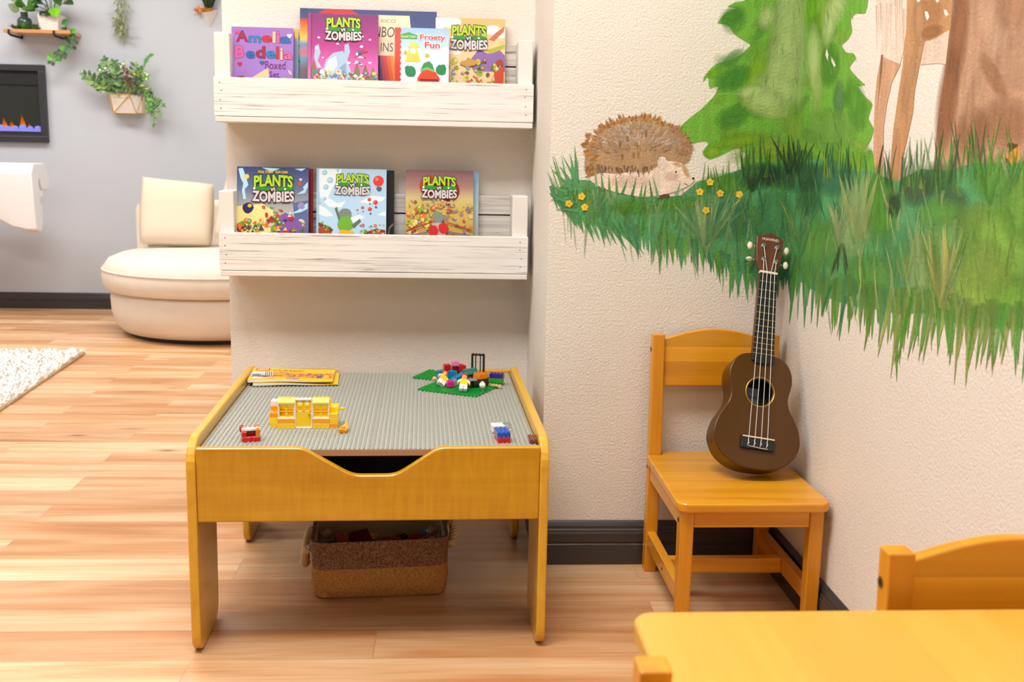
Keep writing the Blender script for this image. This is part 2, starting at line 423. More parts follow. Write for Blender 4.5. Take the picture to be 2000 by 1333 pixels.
# --- fir tree
T = lambda x, y: (1320+x/3.92, y/3.92)
P_ = Paint(); P_.k = 0
tree = [T(*p) for p in [(800,-1150),(700,-980),(740,-960),(600,-760),(660,-740),(520,-520),(600,-500),(440,-290),(540,-260),(500,-120),(530,0),(460,15),(395,52),(465,62),(380,100),(318,175),(360,185),(405,198),(450,265),(510,305),(570,345),(520,400),(440,450),(310,490),(250,545),(215,590),(210,628),(245,592),(250,640),(262,682),(290,668),(325,665),(290,740),(200,830),(100,910),(10,1000),(60,1060),(110,1105),(170,1090),(230,1085),(246,1105),(205,1165),(225,1205),(265,1222),(340,1195),(430,1150),(480,1135),(500,1160),(550,1180),(510,1230),(500,1420),(900,1460),(1300,1420),(1510,1420),(1530,1290),(1500,1150),(1440,1165),(1490,1080),(1515,990),(1475,905),(1505,800),(1450,740),(1395,665),(1450,652),(1395,600),(1330,520),(1378,450),(1360,410),(1300,400),(1272,345),(1320,300),(1350,240),(1340,150),(1380,105),(1450,102),(1472,0),(1440,-130),(1500,-260),(1420,-420),(1320,-500),(1380,-540),(1200,-740),(1270,-780),(1080,-960),(1130,-990),(980,-1150),(900,-1320)]]
P_.poly(curvy(tree), rgb(108, 170, 52))
for _ in range(90):
    x = mr.uniform(330, 1440); y = mr.uniform(-120, 1330)
    if x < 560 and (y < 420 or 480 < y < 720): x += 300
    if x > 1250 and y < 700: x -= 200
    c = mr.choice([rgb(84, 158, 48), rgb(108, 174, 46), rgb(138, 188, 54), rgb(96, 162, 66), rgb(154, 194, 84), rgb(124, 182, 50)])
    P_.wash(*T(x, y), mr.uniform(18, 40), mr.uniform(10, 20), c, mr.uniform(.25, .55), mr.choice([-1, 1])*mr.uniform(.3, 1.2), 12)
for (x, y, rx, ry, c, a, r) in [(870, 100, 34, 110, rgb(168, 200, 118), .9, .02), (860, 300, 42, 80, rgb(170, 203, 122), .75, .05), (845, 480, 50, 80, rgb(170, 203, 122), .75, .1), (800, 620, 62, 50, rgb(166, 202, 116), .6, .2), (760, 740, 72, 40, rgb(164, 200, 112), .6, .3), (700, 830, 60, 22, rgb(176, 206, 116), .8, .25), (1080, 560, 16, 95, rgb(170, 198, 112), .7, .03),
    (620, 560, 22, 45, rgb(140, 190, 34), .8, .3), (440, 600, 45, 26, rgb(62, 140, 42), .8, -.5), (300, 560, 18, 12, rgb(112, 172, 28), .8, -.5), (430, 900, 40, 26, rgb(66, 140, 42), .7, -.3), (500, 1080, 70, 16, rgb(130, 176, 30), .8, -.15), (280, 1165, 22, 12, rgb(134, 180, 32), .9, -.2),
    (1040, 60, 12, 36, rgb(110, 172, 10), .9, .02), (1160, 110, 20, 50, rgb(150, 186, 66), .8, .2), (1180, 500, 22, 50, rgb(80, 150, 42), .8, .1), (1250, 760, 14, 42, rgb(92, 142, 84), .8, .02), (1380, 800, 24, 60, rgb(92, 162, 46), .8, -.2), (1180, 1000, 60, 50, rgb(120, 172, 74), .7, .1), (760, 1150, 50, 20, rgb(150, 186, 50), .7, .05), (900, 1000, 14, 60, rgb(140, 186, 66), .7, 0), (450, 150, 26, 34, rgb(78, 150, 52), .7, .4), (420, 130, 26, 20, rgb(72, 146, 40), .7, -.5)]:
    P_.wash(*T(x, y), rx, ry, c, a, r)
for (x, y, rx, ry, r) in [(880, 60, 30, 80, .02), (870, 240, 34, 80, .05), (850, 420, 38, 70, .1), (830, 560, 42, 50, .2), (780, 680, 56, 36, .3), (680, 760, 50, 26, .3), (590, 700, 40, 14, -.2), (1050, 420, 14, 70, .03), (1180, 160, 16, 60, .15), (1240, 40, 20, 40, .2), (700, 130, 20, 30, .3)]:
    P_.wash(*T(x, y), rx, ry, rgb(186, 214, 136), .75, r)
for _ in range(160):
    x = mr.uniform(420, 1350); y = mr.uniform(-100, 1150)
    c = mr.choice([rgb(80, 150, 50), rgb(150, 190, 80), rgb(120, 178, 50), rgb(168, 200, 110), rgb(100, 160, 60)])
    px = T(x, y); ang = PI/2+(x-900)/900*-.9+mr.uniform(-.2, .2); L = mr.uniform(10, 30)
    P_.stroke(px, (px[0]+math.cos(ang)*L, px[1]+math.sin(ang)*L), mr.uniform(2, 5), 1, c, mr.uniform(-2, 2), .0, mr.uniform(.3, .65), 3)
for hole in ([(1155, 372), (1168, 420), (1160, 465), (1146, 420)], [(1190, 430), (1224, 500), (1212, 515), (1190, 470)]):
    P_.poly([T(*p) for p in hole], CREAM)
P_.build('painted_tree', mural)
# --- deer legs and trunk
Q = lambda x, y: (1600+x/3.175, y/3.175)
P_ = Paint(); P_.k = 420
trunk = [(1890, -330), (1868, -70), (1862, 20), (1850, 110), (1838, 185), (1830, 250), (1822, 340), (1850, 400), (2200, 400), (2150, 100), (2120, -330)]
P_.poly(trunk, rgb(186, 146, 116))
for (x, y, rx, ry, c, a, r) in [(1870, 60, 26, 140, rgb(150, 98, 62), .8, .1), (1850, 200, 24, 120, rgb(152, 100, 64), .85, .12), (1940, 60, 40, 120, rgb(206, 166, 136), .8, -.3), (1990, 120, 50, 80, rgb(200, 158, 128), .7, .6), (1900, 260, 40, 60, rgb(160, 112, 76), .7, .1), (1965, 240, 60, 60, rgb(166, 118, 82), .6, 0), (1895, 210, 10, 70, rgb(196, 152, 118), .7, .1), (1940, 150, 18, 60, rgb(170, 122, 86), .6, -.5), (1980, 20, 40, 50, rgb(186, 140, 106), .6, 0)]:
    P_.wash(x, y, rx, ry, c, a, r)
P_.poly([Q(*p) for p in [(-0+1185, 1060), (1150, 975), (1180, 930), (1160, 900), (1180, 885), (1232, 895), (1242, 960), (1215, 1040)]], rgb(92, 56, 34))
P_.poly([Q(*p) for p in [(1140, 970), (1240, 905), (1243, 965), (1215, 1035), (1190, 1020), (1170, 985)]], rgb(226, 154, 62))
P_.build('painted_trunk', mural)
P_ = Paint(); P_.k = 480
P_.poly([Q(*p) for p in [(330, -420), (345, -160), (350, 100), (362, 190), (385, 215), (384, 350), (430, 380), (500, 400), (520, 330), (540, 180), (545, -160), (540, -420)]], rgb(233, 212, 196))
for i in range(14):
    x = 355+i*13; P_.stroke(Q(x, mr.uniform(-60, 60)), Q(x+mr.uniform(-4, 12), mr.uniform(180, 360)), 3, 1.5, mr.choice([rgb(224, 190, 172), rgb(242, 226, 212), rgb(214, 182, 164)]), 0, .7, .1, 3)
P_.poly([Q(*p) for p in [(384, 345), (360, 470), (345, 620), (338, 800), (336, 960), (352, 1100), (362, 1135), (385, 1110), (396, 1030), (398, 920), (400, 780), (420, 640), (450, 510), (505, 400), (440, 372), (410, 360)]], rgb(205, 160, 126))
P_.stroke(Q(390, 340), Q(350, 700), 5, 2, rgb(166, 112, 72), -3, .9, .05, 6)
P_.stroke(Q(396, 900), Q(366, 1120), 2, 7, rgb(60, 44, 34), 2, .9, 1, 4)
P_.poly([Q(*p) for p in [(655, 255), (810, 175), (784, 398), (735, 392), (625, 402)]], rgb(228, 200, 180))
P_.poly([Q(*p) for p in [(540, -420), (545, -160), (540, 170), (515, 420), (485, 620), (460, 800), (440, 1020), (428, 1185), (498, 1190), (510, 1020), (545, 860), (580, 700), (592, 560), (622, 400), (650, 262), (720, 235), (815, 180), (842, -160), (860, -420)]], rgb(190, 142, 98))
for (x, y, rx, ry, c, a, r) in [(680, 60, 30, 46, rgb(182, 130, 82), .5, 0), (620, 130, 14, 60, rgb(206, 160, 116), .7, 0), (560, 500, 9, 90, rgb(208, 166, 124), .6, .2), (480, 1000, 9, 70, rgb(206, 156, 112), .7, .05), (700, 200, 26, 16, rgb(170, 116, 68), .7, -.4)]:
    P_.wash(*Q(x, y), rx, ry, c, a, r)
for (x, y, h) in [(668, 98, 28), (786, 82, 22), (612, 0, 16), (730, 0, 16)]:
    P_.poly([Q(x-14, y-h), Q(x+4, y-h*.9), Q(x+15, y+h*.3), Q(x, y+h), Q(x-8, y+h*.2)], rgb(244, 236, 228))
P_.poly([Q(*p) for p in [(428, 1185), (465, 1176), (492, 1190), (500, 1240), (490, 1330), (450, 1340), (436, 1260)]], rgb(38, 30, 26))
P_.build('painted_deer', mural)
# --- grass
P_ = Paint(); P_.k = 600
LOW = [(1085, 392), (1112, 418), (1160, 440), (1215, 452), (1250, 462), (1300, 478), (1360, 490), (1390, 505), (1425, 520), (1455, 535), (1490, 540), (1530, 542), (1560, 548), (1600, 575), (1640, 590), (1680, 600), (1720, 605), (1760, 615), (1800, 610), (1850, 625), (1900, 640), (1950, 640), (2060, 640), (2300, 660)]
TOP = [(2300, 330), (2060, 300), (1960, 325), (1900, 318), (1850, 335), (1800, 330), (1750, 355), (1700, 335), (1660, 330), (1600, 310), (1540, 320), (1490, 318), (1450, 330), (1405, 345), (1362, 355), (1330, 382), (1290, 386), (1240, 386), (1190, 372), (1150, 352), (1118, 352), (1092, 366)]
P_.poly(LOW+TOP, G['teal'])
def low_y(x):
    for a, b in zip(LOW, LOW[1:]):
        if a[0] <= x <= b[0]: return a[1]+(b[1]-a[1])*(x-a[0])/(b[0]-a[0])
    return LOW[0][1] if x < LOW[0][0] else LOW[-1][1]
def top_y(x):
    for a, b in zip(TOP, TOP[1:]):
        if b[0] <= x <= a[0]: return b[1]+(a[1]-b[1])*(x-b[0])/(a[0]-b[0])
    return 366 if x < 1100 else 320
# broad washes inside the grass
for (x, y, rx, ry, c, a) in [(1150, 385, 50, 22, G['mid'], .7), (1240, 405, 60, 18, G['sat'], .7), (1330, 400, 55, 20, G['sat'], .7), (1420, 360, 60, 26, G['sat'], .9), (1480, 345, 50, 30, G['dark'], .9), (1560, 345, 70, 34, G['dark'], .85), (1630, 350, 50, 40, G['blue'], .8), (1500, 340, 24, 26, G['deep'], .8), (1580, 390, 30, 50, G['deep'], .5),
    (1370, 430, 60, 50, G['sage'], .45), (1430, 430, 60, 50, G['blue'], .6), (1510, 430, 50, 60, G['teal'], .8), (1600, 480, 60, 60, G['mid'], .8), (1660, 440, 40, 80, G['sage'], .75), (1690, 420, 30, 60, G['pale'], .5), (1720, 400, 40, 90, G['sat'], .8), (1745, 400, 20, 30, G['deep'], .8), (1790, 370, 40, 40, rgb(70, 92, 70), .8), (1830, 350, 40, 40, G['dark'], .75), (1860, 390, 36, 30, rgb(72, 96, 72), .7),
    (1760, 500, 50, 70, G['teal'], .6), (1700, 540, 60, 50, G['mid'], .8), (1840, 420, 60, 40, G['mid'], .8), (1900, 440, 50, 50, G['olive'], .8), (1960, 480, 100, 110, rgb(126, 174, 66), 1), (2000, 400, 60, 90, rgb(110, 164, 60), .9), (1910, 560, 80, 70, rgb(140, 178, 72), 1), (1980, 590, 60, 60, rgb(116, 168, 56), .9), (1815, 540, 60, 90, G['sage'], .7), (1850, 470, 60, 50, rgb(120, 170, 90), .8), (1850, 600, 20, 50, G['yel'], .6), (1920, 520, 60, 60, rgb(136, 172, 74), .7), (1940, 350, 50, 50, G['mid'], .8)]:
    P_.wash(x, y, rx, ry, c, a)
def fan(cx, cy, n, spread, L, cols, w=5, a=.85, base=PI/2*-1, up=True):
    for i in range(n):
        ang = base+(i/(max(1, n-1))-.5)*spread+mr.uniform(-.08, .08); l = L*mr.uniform(.62, 1.1); k = w*mr.uniform(.6, 1.1)
        P_.stroke((cx+mr.uniform(-6, 6), cy+mr.uniform(-8, 4)), (cx+math.cos(ang)*l, cy+math.sin(ang)*l), k*.6, .4, jit(mr.choice(cols), .1, mr), mr.uniform(-6, 6), a*.25, a, 5, mid=k*1.25)
# blades hanging below the lower edge
x = 1082.0
while x < 2300:
    ly = low_y(x)
    zone = 0 if x < 1240 else 1 if x < 1550 else 2 if x < 1740 else 3
    L = [(18, 42), (14, 48), (24, 66), (30, 100)][zone]; l = mr.uniform(*L)*(1 if mr.random() < .75 else 1.35)
    cols = [[G['teal'], G['teal'], rgb(70, 140, 70)], [G['teal'], G['teal'], G['blue'], G['mid']], [G['mid'], G['sat'], G['teal'], G['olive']], [G['mid'], G['sat'], G['olive'], G['mid'], rgb(150, 170, 84), rgb(100, 152, 60)]][zone]
    lean = [(.3, .9), (-.12, .2), (-.3, .02), (-.34, .08)][zone]; dx = mr.uniform(*lean)
    P_.stroke((x-dx*10, ly-mr.uniform(14, 30)-(26 if zone > 1 else 0)), (x+dx*l, ly+l), mr.uniform(7, 12) if zone < 3 else mr.uniform(8, 15), .4, jit(mr.choice(cols), .1, mr), mr.uniform(-3, 3), .25 if zone > 1 else .8, 1.25, 5, mid=mr.uniform(5, 10))
    x += mr.uniform(3.0, 7.0)
# blades within and above
for _ in range(640):
    x = mr.uniform(1095, 2290); ty, ly = top_y(x), low_y(x); y = mr.uniform(ty+18, ly+6)
    if x < 1240: cols = [G['teal'], rgb(88, 150, 80), G['sage'], G['mid']]
    elif x < 1440: cols = [G['sat'], G['teal'], G['sage'], rgb(120, 170, 110), G['mid']]
    elif x < 1660: cols = [G['teal'], G['mid'], G['blue'], G['dark'] if y < 400 else G['sage'], G['olive']]
    elif x < 1760: cols = [G['sage'], G['pale'], G['mid'], G['sat'], G['olive']]
    else: cols = [G['mid'], G['olive'], G['sage'] if x < 1880 else rgb(132, 176, 72), rgb(108, 160, 80) if x < 1830 else rgb(126, 170, 66), rgb(150, 184, 84)]
    up = mr.random() < .75; l = mr.uniform(30, 85); ang = (-PI/2 if up else PI/2)+mr.uniform(-.32, .32)
    if up: l = min(l, max(16, y-ty+mr.uniform(-6, 10)))
    P_.stroke((x, y), (x+math.cos(ang)*l, y+math.sin(ang)*l), mr.uniform(3, 9), .5, jit(mr.choice(cols), .12, mr), mr.uniform(-6, 6), mr.uniform(0, .4), mr.uniform(.5, .95), 4)
# upper fringe
for (x0, x1, n, L, cols) in [(1080, 1130, 10, (36, 78), [G['teal'], G['mid']]), (1362, 1455, 16, (26, 56), [G['sat'], G['mid'], rgb(64, 130, 40)]), (1452, 1660, 34, (30, 72), [G['dark'], rgb(60, 112, 46), rgb(70, 124, 50), G['dark'], G['deep']]), (1600, 1700, 16, (20, 60), [G['dark'], G['lime'], G['blue']]), (1728, 1760, 9, (50, 92), [G['dark'], G['deep']]), (1765, 1845, 22, (40, 100), [G['dark'], G['mid'], rgb(86, 140, 60)]), (1840, 1930, 26, (50, 110), [G['dark'], G['mid'], G['sat'], rgb(62, 104, 50)]), (1920, 2030, 20, (40, 110), [G['mid'], G['sat'], rgb(116, 160, 72)])]:
    for i in range(n):
        x = mr.uniform(x0, x1); ty = top_y(x)+mr.uniform(4, 34); l = mr.uniform(*L); lean = mr.uniform(-.22, .22)
        if x < 1130: lean = -.5+(x-1080)/50*.5
        P_.stroke((x-lean*14, ty+14), (x+lean*l, ty-l), mr.uniform(4, 8), .4, jit(mr.choice(cols), .12, mr), mr.uniform(-5, 5), .05, 1.2, 5)
for (p0, p1) in [((1118, 372), (1078, 332)), ((1108, 378), (1078, 365)), ((1112, 388), (1074, 392)), ((1120, 400), (1076, 384)), ((1130, 412), (1085, 410)), ((1135, 378), (1098, 304)), ((1122, 352), (1112, 300)), ((1126, 350), (1121, 284)), ((1116, 360), (1092, 325)), ((1140, 420), (1145, 445)), ((1170, 425), (1185, 462)), ((1200, 430), (1222, 466)), ((1210, 425), (1232, 474))]:
    P_.stroke(p0, p1, 9, .4, jit(G['teal'], .1, mr), 2, 1, 1, 4)
# sage fans over the hedgehog's feet and in the middle
fan(1170, 412, 7, 1.0, 66, [rgb(126, 174, 118), rgb(104, 158, 100)], 8, .8); fan(1196, 402, 7, .8, 54, [rgb(150, 186, 140)], 8, .7); fan(1222, 425, 6, .9, 50, [G['sat'], G['mid']], 9, .9)
fan(1380, 486, 30, 1.5, 120, [rgb(120, 172, 112), rgb(140, 182, 124), rgb(164, 194, 138), rgb(96, 156, 96)], 9, .75); fan(1290, 392, 5, .6, 44, [rgb(74, 146, 50)], 7, .95); fan(1236, 392, 4, .5, 46, [rgb(74, 146, 50)], 7, .95)
fan(1640, 470, 6, .7, 96, [rgb(168, 190, 130), G['sage']], 8, .85); fan(1555, 470, 9, 1.2, 84, [rgb(154, 168, 90), rgb(110, 158, 80)], 4, .8); fan(1676, 470, 18, .5, 140, [rgb(150, 182, 104), G['sage'], rgb(176, 192, 120)], 13, .7); fan(1840, 600, 26, .7, 150, [G['sage'], G['olive'], rgb(178, 188, 116), rgb(196, 198, 110)], 11, .65)
fan(1642, 480, 4, .5, -70, [G['deep'], G['dark']], 8, .8); fan(1790, 520, 7, .4, 110, [rgb(168, 188, 116), G['sage']], 7, .6); fan(1975, 370, 6, .9, 80, [G['sage'], G['mid']], 7, .8); fan(1930, 400, 6, .6, 110, [G['sat'], G['mid']], 11, .9); fan(1560, 340, 7, .9, 70, [G['deep'], G['dark']], 7, .95); fan(1535, 340, 4, .7, 74, [G['deep']], 6, .95); fan(1470, 380, 5, .7, 60, [G['deep'], G['dark']], 8, .9)
P_.build('painted_grass', mural)
# --- hedgehog (in front of the grass wash, behind a few blades)
H = lambda x, y: (1060+x/4.762, 200+y/4.762)
P_ = Paint(); P_.k = 1800
belly = [H(*p) for p in [(430, 700), (540, 660), (900, 640), (1060, 600), (1068, 545), (1110, 500), (1165, 545), (1290, 560), (1310, 615), (1335, 665), (1375, 695), (1408, 700), (1412, 722), (1378, 762), (1270, 818), (1160, 850), (1010, 878), (860, 872), (700, 840), (560, 800), (470, 750)]]
P_.poly(curvy(belly), rgb(236, 216, 200))
for (x, y, rx, ry, c, a, r) in [(1200, 690, 16, 10, rgb(228, 200, 184), .8, 0), (800, 740, 50, 14, rgb(230, 206, 190), .7, 0), (1120, 540, 9, 9, rgb(222, 192, 178), .8, 0), (1330, 640, 6, 18, rgb(206, 166, 110), .8, -.4), (1250, 580, 12, 5, rgb(210, 170, 120), .6, .3)]: P_.wash(*H(x, y), rx, ry, c, a, r)
body = [(400, 655), (390, 590), (392, 520), (405, 440), (430, 380), (475, 330), (530, 285), (620, 205), (700, 170), (790, 140), (900, 124), (1020, 150), (1110, 178), (1180, 205), (1270, 270), (1330, 325), (1365, 380), (1385, 440), (1375, 510), (1345, 555), (1300, 570), (1230, 550), (1160, 545), (1110, 505), (1075, 545), (1075, 590), (1000, 640), (930, 655), (820, 640), (700, 670), (600, 655), (540, 640), (470, 680)]
P_.poly(curvy([H(*p) for p in body]), rgb(176, 142, 106))
cx0, cy0 = 880, 430
for i in range(230):
    th = mr.uniform(PI*.84, PI*2.12); rr = mr.uniform(.82, 1.0)
    x = cx0+math.cos(th)*490*rr; y = cy0+math.sin(th)*300*rr*(1 if math.sin(th) < 0 else .6)
    d = mr.uniform(22, 50); c = mr.choice([rgb(170, 116, 56), rgb(196, 138, 62), rgb(150, 104, 58), rgb(182, 126, 66)]) if th < PI*1.75 else mr.choice([rgb(160, 118, 80), rgb(176, 130, 92)])
    P_.stroke(H(x, y), H(x+math.cos(th)*d, y+math.sin(th)*d), 5, .6, jit(c, .1, mr), mr.uniform(-1, 1), .9, 1, 2)
for i in range(330):
    u = mr.random(); th = mr.uniform(PI*.95, PI*2.05); rr = math.sqrt(mr.random())*.86
    x = cx0+math.cos(th)*470*rr; y = cy0+30+math.sin(th)*280*rr
    c = mr.choice([rgb(206, 188, 176), rgb(216, 204, 196), rgb(186, 158, 128)]) if y < 400 and x > 560 else mr.choice([rgb(178, 146, 118), rgb(198, 168, 142), rgb(160, 124, 94), rgb(188, 158, 132)])
    a2 = math.atan2(y-560, x-900)+mr.uniform(-.3, .3); d = mr.uniform(28, 70)
    P_.stroke(H(x, y), H(x+math.cos(a2)*d, y+math.sin(a2)*d), mr.uniform(2.5, 5), .5, jit(c, .08, mr), 0, .3, .85, 2)
for i in range(26):
    x, y = mr.uniform(405, 480), mr.uniform(520, 690); P_.stroke(H(x+30, y-6), H(x-mr.uniform(10, 42), y+mr.uniform(0, 22)), 5.5, .6, jit(mr.choice([rgb(176, 122, 62), rgb(160, 118, 80), rgb(190, 140, 76)]), .1, mr), 0, .8, 1, 2)
for i in range(46):
    x = mr.uniform(400, 1030); y = 628+mr.uniform(-50, 10); P_.stroke(H(x, y), H(x+mr.uniform(-20, 24), y+mr.uniform(28, 62)), 5, .6, jit(mr.choice([rgb(136, 106, 84), rgb(160, 126, 98), rgb(120, 90, 72)]), .1, mr), 0, .5, .95, 2)
for (x, y) in [(740, 505), (845, 490), (890, 490), (790, 340), (720, 385), (960, 290)]: P_.stroke(H(x, y-25), H(x, y+28), 5, 4, rgb(150, 112, 66), 0, .9, .9, 2)
P_.poly([H(*p) for p in [(1070, 600), (1068, 550), (1082, 515), (1108, 502), (1140, 515), (1162, 560), (1150, 600), (1110, 625)]], rgb(230, 212, 200))
def dot(x, y, r, c, sy=1): P_.poly([(H(x, y)[0]+r*math.cos(2*PI*i/12), H(x, y)[1]+r*sy*math.sin(2*PI*i/12)) for i in range(12)], c)
dot(1240, 647, 1.8, rgb(46, 36, 30)); dot(1401, 708, 2.3, rgb(34, 26, 24)); P_.stroke(H(1318, 752), H(1352, 770), 1.2, .8, rgb(70, 50, 40), 1.2, 1, 1, 3)
for (x, y) in [(1105, 880), (1130, 870), (1160, 872)]: dot(x, y, 4.5, rgb(104, 64, 42), .8)
dot(572, 808, 3, rgb(120, 80, 60))
for (x, y, l, dx) in [(830, 870, 44, 8), (905, 890, 36, 4), (940, 890, 34, 4), (1015, 880, 40, -6), (1075, 890, 52, -12), (500, 790, 46, -4), (620, 830, 38, -2), (740, 850, 36, 10), (690, 845, 42, -3), (560, 815, 44, -5), (1240, 870, 34, 8)]:
    P_.stroke(H(x, y), (H(x, y)[0]+dx, H(x, y)[1]-l*.85), 6, .5, jit(mr.choice([rgb(92, 152, 84), rgb(132, 178, 124), rgb(78, 146, 60)]), .08, mr), 1, .9, .85, 3)
P_.build('painted_hedgehog', mural)
kf = 2900
for (x, y) in [(1111, 398), (1136, 384), (1142, 405), (1387, 356), (1367, 375), (1407, 378), (1444, 380), (1379, 411)]:
    P_ = Paint(); P_.k = kf; kf += 8
    for i in range(5):
        th = 2*PI*i/5+x; P_.poly([(x+4.2*math.cos(th)+3.4*math.cos(2*PI*j/8), y+4.2*math.sin(th)+3.4*math.sin(2*PI*j/8)) for j in range(8)], jit(rgb(236, 196, 46), .07, mr))
    P_.poly([(x+2*math.cos(2*PI*j/8), y+2*math.sin(2*PI*j/8)) for j in range(8)], rgb(214, 160, 30)); P_.build('painted_flower', mural)

# ================================================================== activity table
TX0, TY0, TROT, WI, TD, ZB = -.4345, 1.7450, .0259, .599, .70, .372
m_maple = wood('honey_maple_laminate', rgb(214, 164, 34), rgb(188, 130, 14), 0, rough=.3, scale=1.6, contrast=1.0, coat=.3, fig=.3)
m_mapley = wood('honey_maple_laminate_rail', rgb(230, 182, 60), rgb(210, 154, 34), 1, rough=.28, scale=1.6, contrast=.7, coat=.3)
m_edge = plain('honey_edge_band', rgb(238, 188, 92), .3, coat=.3)
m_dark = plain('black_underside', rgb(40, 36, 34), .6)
table = thing('activity_table', 'low honey-maple activity table with a notched front under the grey studded board', 'activity table', (TX0, TY0, 0), (0, 0, TROT))
def tl(p):
    dx, dy = p[0]-TX0, p[1]-TY0; c, s = math.cos(TROT), math.sin(TROT)
    return Vector((dx*c+dy*s, -dx*s+dy*c, p[2]))
def tw(u, v, z):
    c, s = math.cos(TROT), math.sin(TROT); return Vector((TX0+u*c-v*s, TY0+u*s+v*c, z))
def arc(cx, cz, r, a0, a1, n=6): return [(cx+r*math.cos(a0+(a1-a0)*i/n), cz+r*math.sin(a0+(a1-a0)*i/n)) for i in range(n+1)]
TP = .0165; RAIL = .3935
# side panel outline in (depth, height): rounded shoulders, two rounded legs, arch between
side = arc(.032, .032, .032, PI, PI*1.5)+arc(.132, .036, .036, PI*1.5, PI*2)+[(.172, .20)]+arc(.212, .21, .04, PI, PI/2)+arc(TD-.212, .21, .04, PI/2, 0)+[(TD-.172, .20)]+arc(TD-.132, .036, .036, PI, PI*1.5)+arc(TD-.032, .032, .032, PI*1.5, PI*2)+arc(TD-.05, RAIL-.05, .05, 0, PI/2)+arc(.05, RAIL-.05, .05, PI/2, PI)
for (a, b) in ((-TP, 0), (WI, WI+TP)):
    MB().prism(side, a, b, 'yz').build('side_panel', m_mapley, table, .004, 3)
def apron(lo, hi, d0, d1, zc=0):
    # notch with soft corners, drawn along the width
    pts = [(0, lo), (WI, lo), (WI, hi)]
    def soft(p, q, r, rad):
        p, q, r = Vector(p), Vector(q), Vector(r); a = q+(p-q).normalized()*rad; b = q+(r-q).normalized()*rad
        return [tuple((a*(1-t)**2+q*2*t*(1-t)+b*t*t)) for t in (0, .25, .5, .75, 1)]
    k = [(WI, hi), (.420, hi), (.344, .329), (.268, .329), (.182, hi), (0, hi)]
    for i in range(1, 5): pts += soft(k[i-1], k[i], k[i+1], .012 if i in (1, 4) else .016)
    return pts+[(0, hi)]
MB().prism(apron(.2455, .3795, 0, 0), .004, .020).build('front_panel', m_maple, table, .003, 3)
MB().prism(apron(.2455, .3795, 0, 0), TD-.020, TD-.004).build('back_panel', m_maple, table, .003, 3)
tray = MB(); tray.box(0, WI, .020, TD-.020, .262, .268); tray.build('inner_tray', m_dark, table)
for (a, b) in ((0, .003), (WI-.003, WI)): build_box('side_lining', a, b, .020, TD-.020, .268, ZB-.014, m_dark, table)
for v in (.085, TD-.085):
    for a in (-TP/2, WI+TP/2): MB().cyl((a, v, -.0), .007, .0035, 10).build('foot_glide', m_dark, table)

# the studded board lies loose in the frame
m_stud = plain('grey_stud_plastic', rgb(166, 168, 160), .45)
m_mdf = plain('tan_fibreboard', rgb(176, 130, 96), .7)
BU0, BU1, BV0, BV1 = .0015, WI-.0015, .0215, TD-.0215
board = thing('studded_board', 'grey studded building board of four plates lying in the activity table', 'building board', (TX0, TY0, 0), (0, 0, TROT))
build_box('backing_board', BU0, BU1, BV0, BV1, ZB-.012, ZB-.0016, m_mdf, board)
NU, NV = 36, 41
PU, PV = (BU1-BU0)/72, (BV1-BV0)/82
for iu in (0, 1):
    for iv in (0, 1):
        mb = MB(); u0 = BU0+iu*36*PU+(.0002 if iu else 0); v0 = BV0+iv*41*PV+(.0002 if iv else 0)
        mb.box(u0, u0+36*PU-.0003, v0, v0+41*PV-.0003, ZB-.0016, ZB)
        for i in range(NU):
            for j in range(NV):
                cu, cv = u0+(i+.5)*PU, v0+(j+.5)*PV; b = len(mb.v); r = .0025
                for z in (ZB, ZB+.0017):
                    for k in range(8): mb.v.append((cu+r*math.cos(PI*k/4+.39), cv+r*math.sin(PI*k/4+.39), z))
                for k in range(8): mb.f.append([b+k, b+(k+1) % 8, b+8+(k+1) % 8, b+8+k]); mb.c.append(None)
                mb.f.append([b+8+k for k in range(8)]); mb.c.append(None)
        mb.build('base_plate', m_stud, board)

# ================================================================== children's chairs
m_pine = wood('honey_pine', rgb(228, 160, 34), rgb(204, 128, 10), 2, rough=.36, scale=1.3, contrast=1.15, coat=.25)
m_pinex = wood('honey_pine_crosswise', rgb(230, 164, 36), rgb(206, 130, 12), 0, pw=.031, pax=2, pvar=(.76, 1.16), rough=.36, scale=1.3, contrast=1.15, coat=.25)
m_pineseat = wood('honey_pine_seat', rgb(232, 168, 42), rgb(208, 134, 16), 0, pw=.052, pax=1, rough=.34, scale=1.3, contrast=1.15, coat=.3)
m_piney = wood('honey_pine_lengthwise', rgb(228, 160, 34), rgb(204, 128, 12), 1, rough=.36, scale=1.3, contrast=1.15, coat=.25)
m_brass = plain('antique_brass_bolt', rgb(150, 120, 70), .35, metal=1)
m_hole = plain('bolt_socket', rgb(36, 26, 18), .6)
SEAT, PTOP, CW = .265, .523, .272
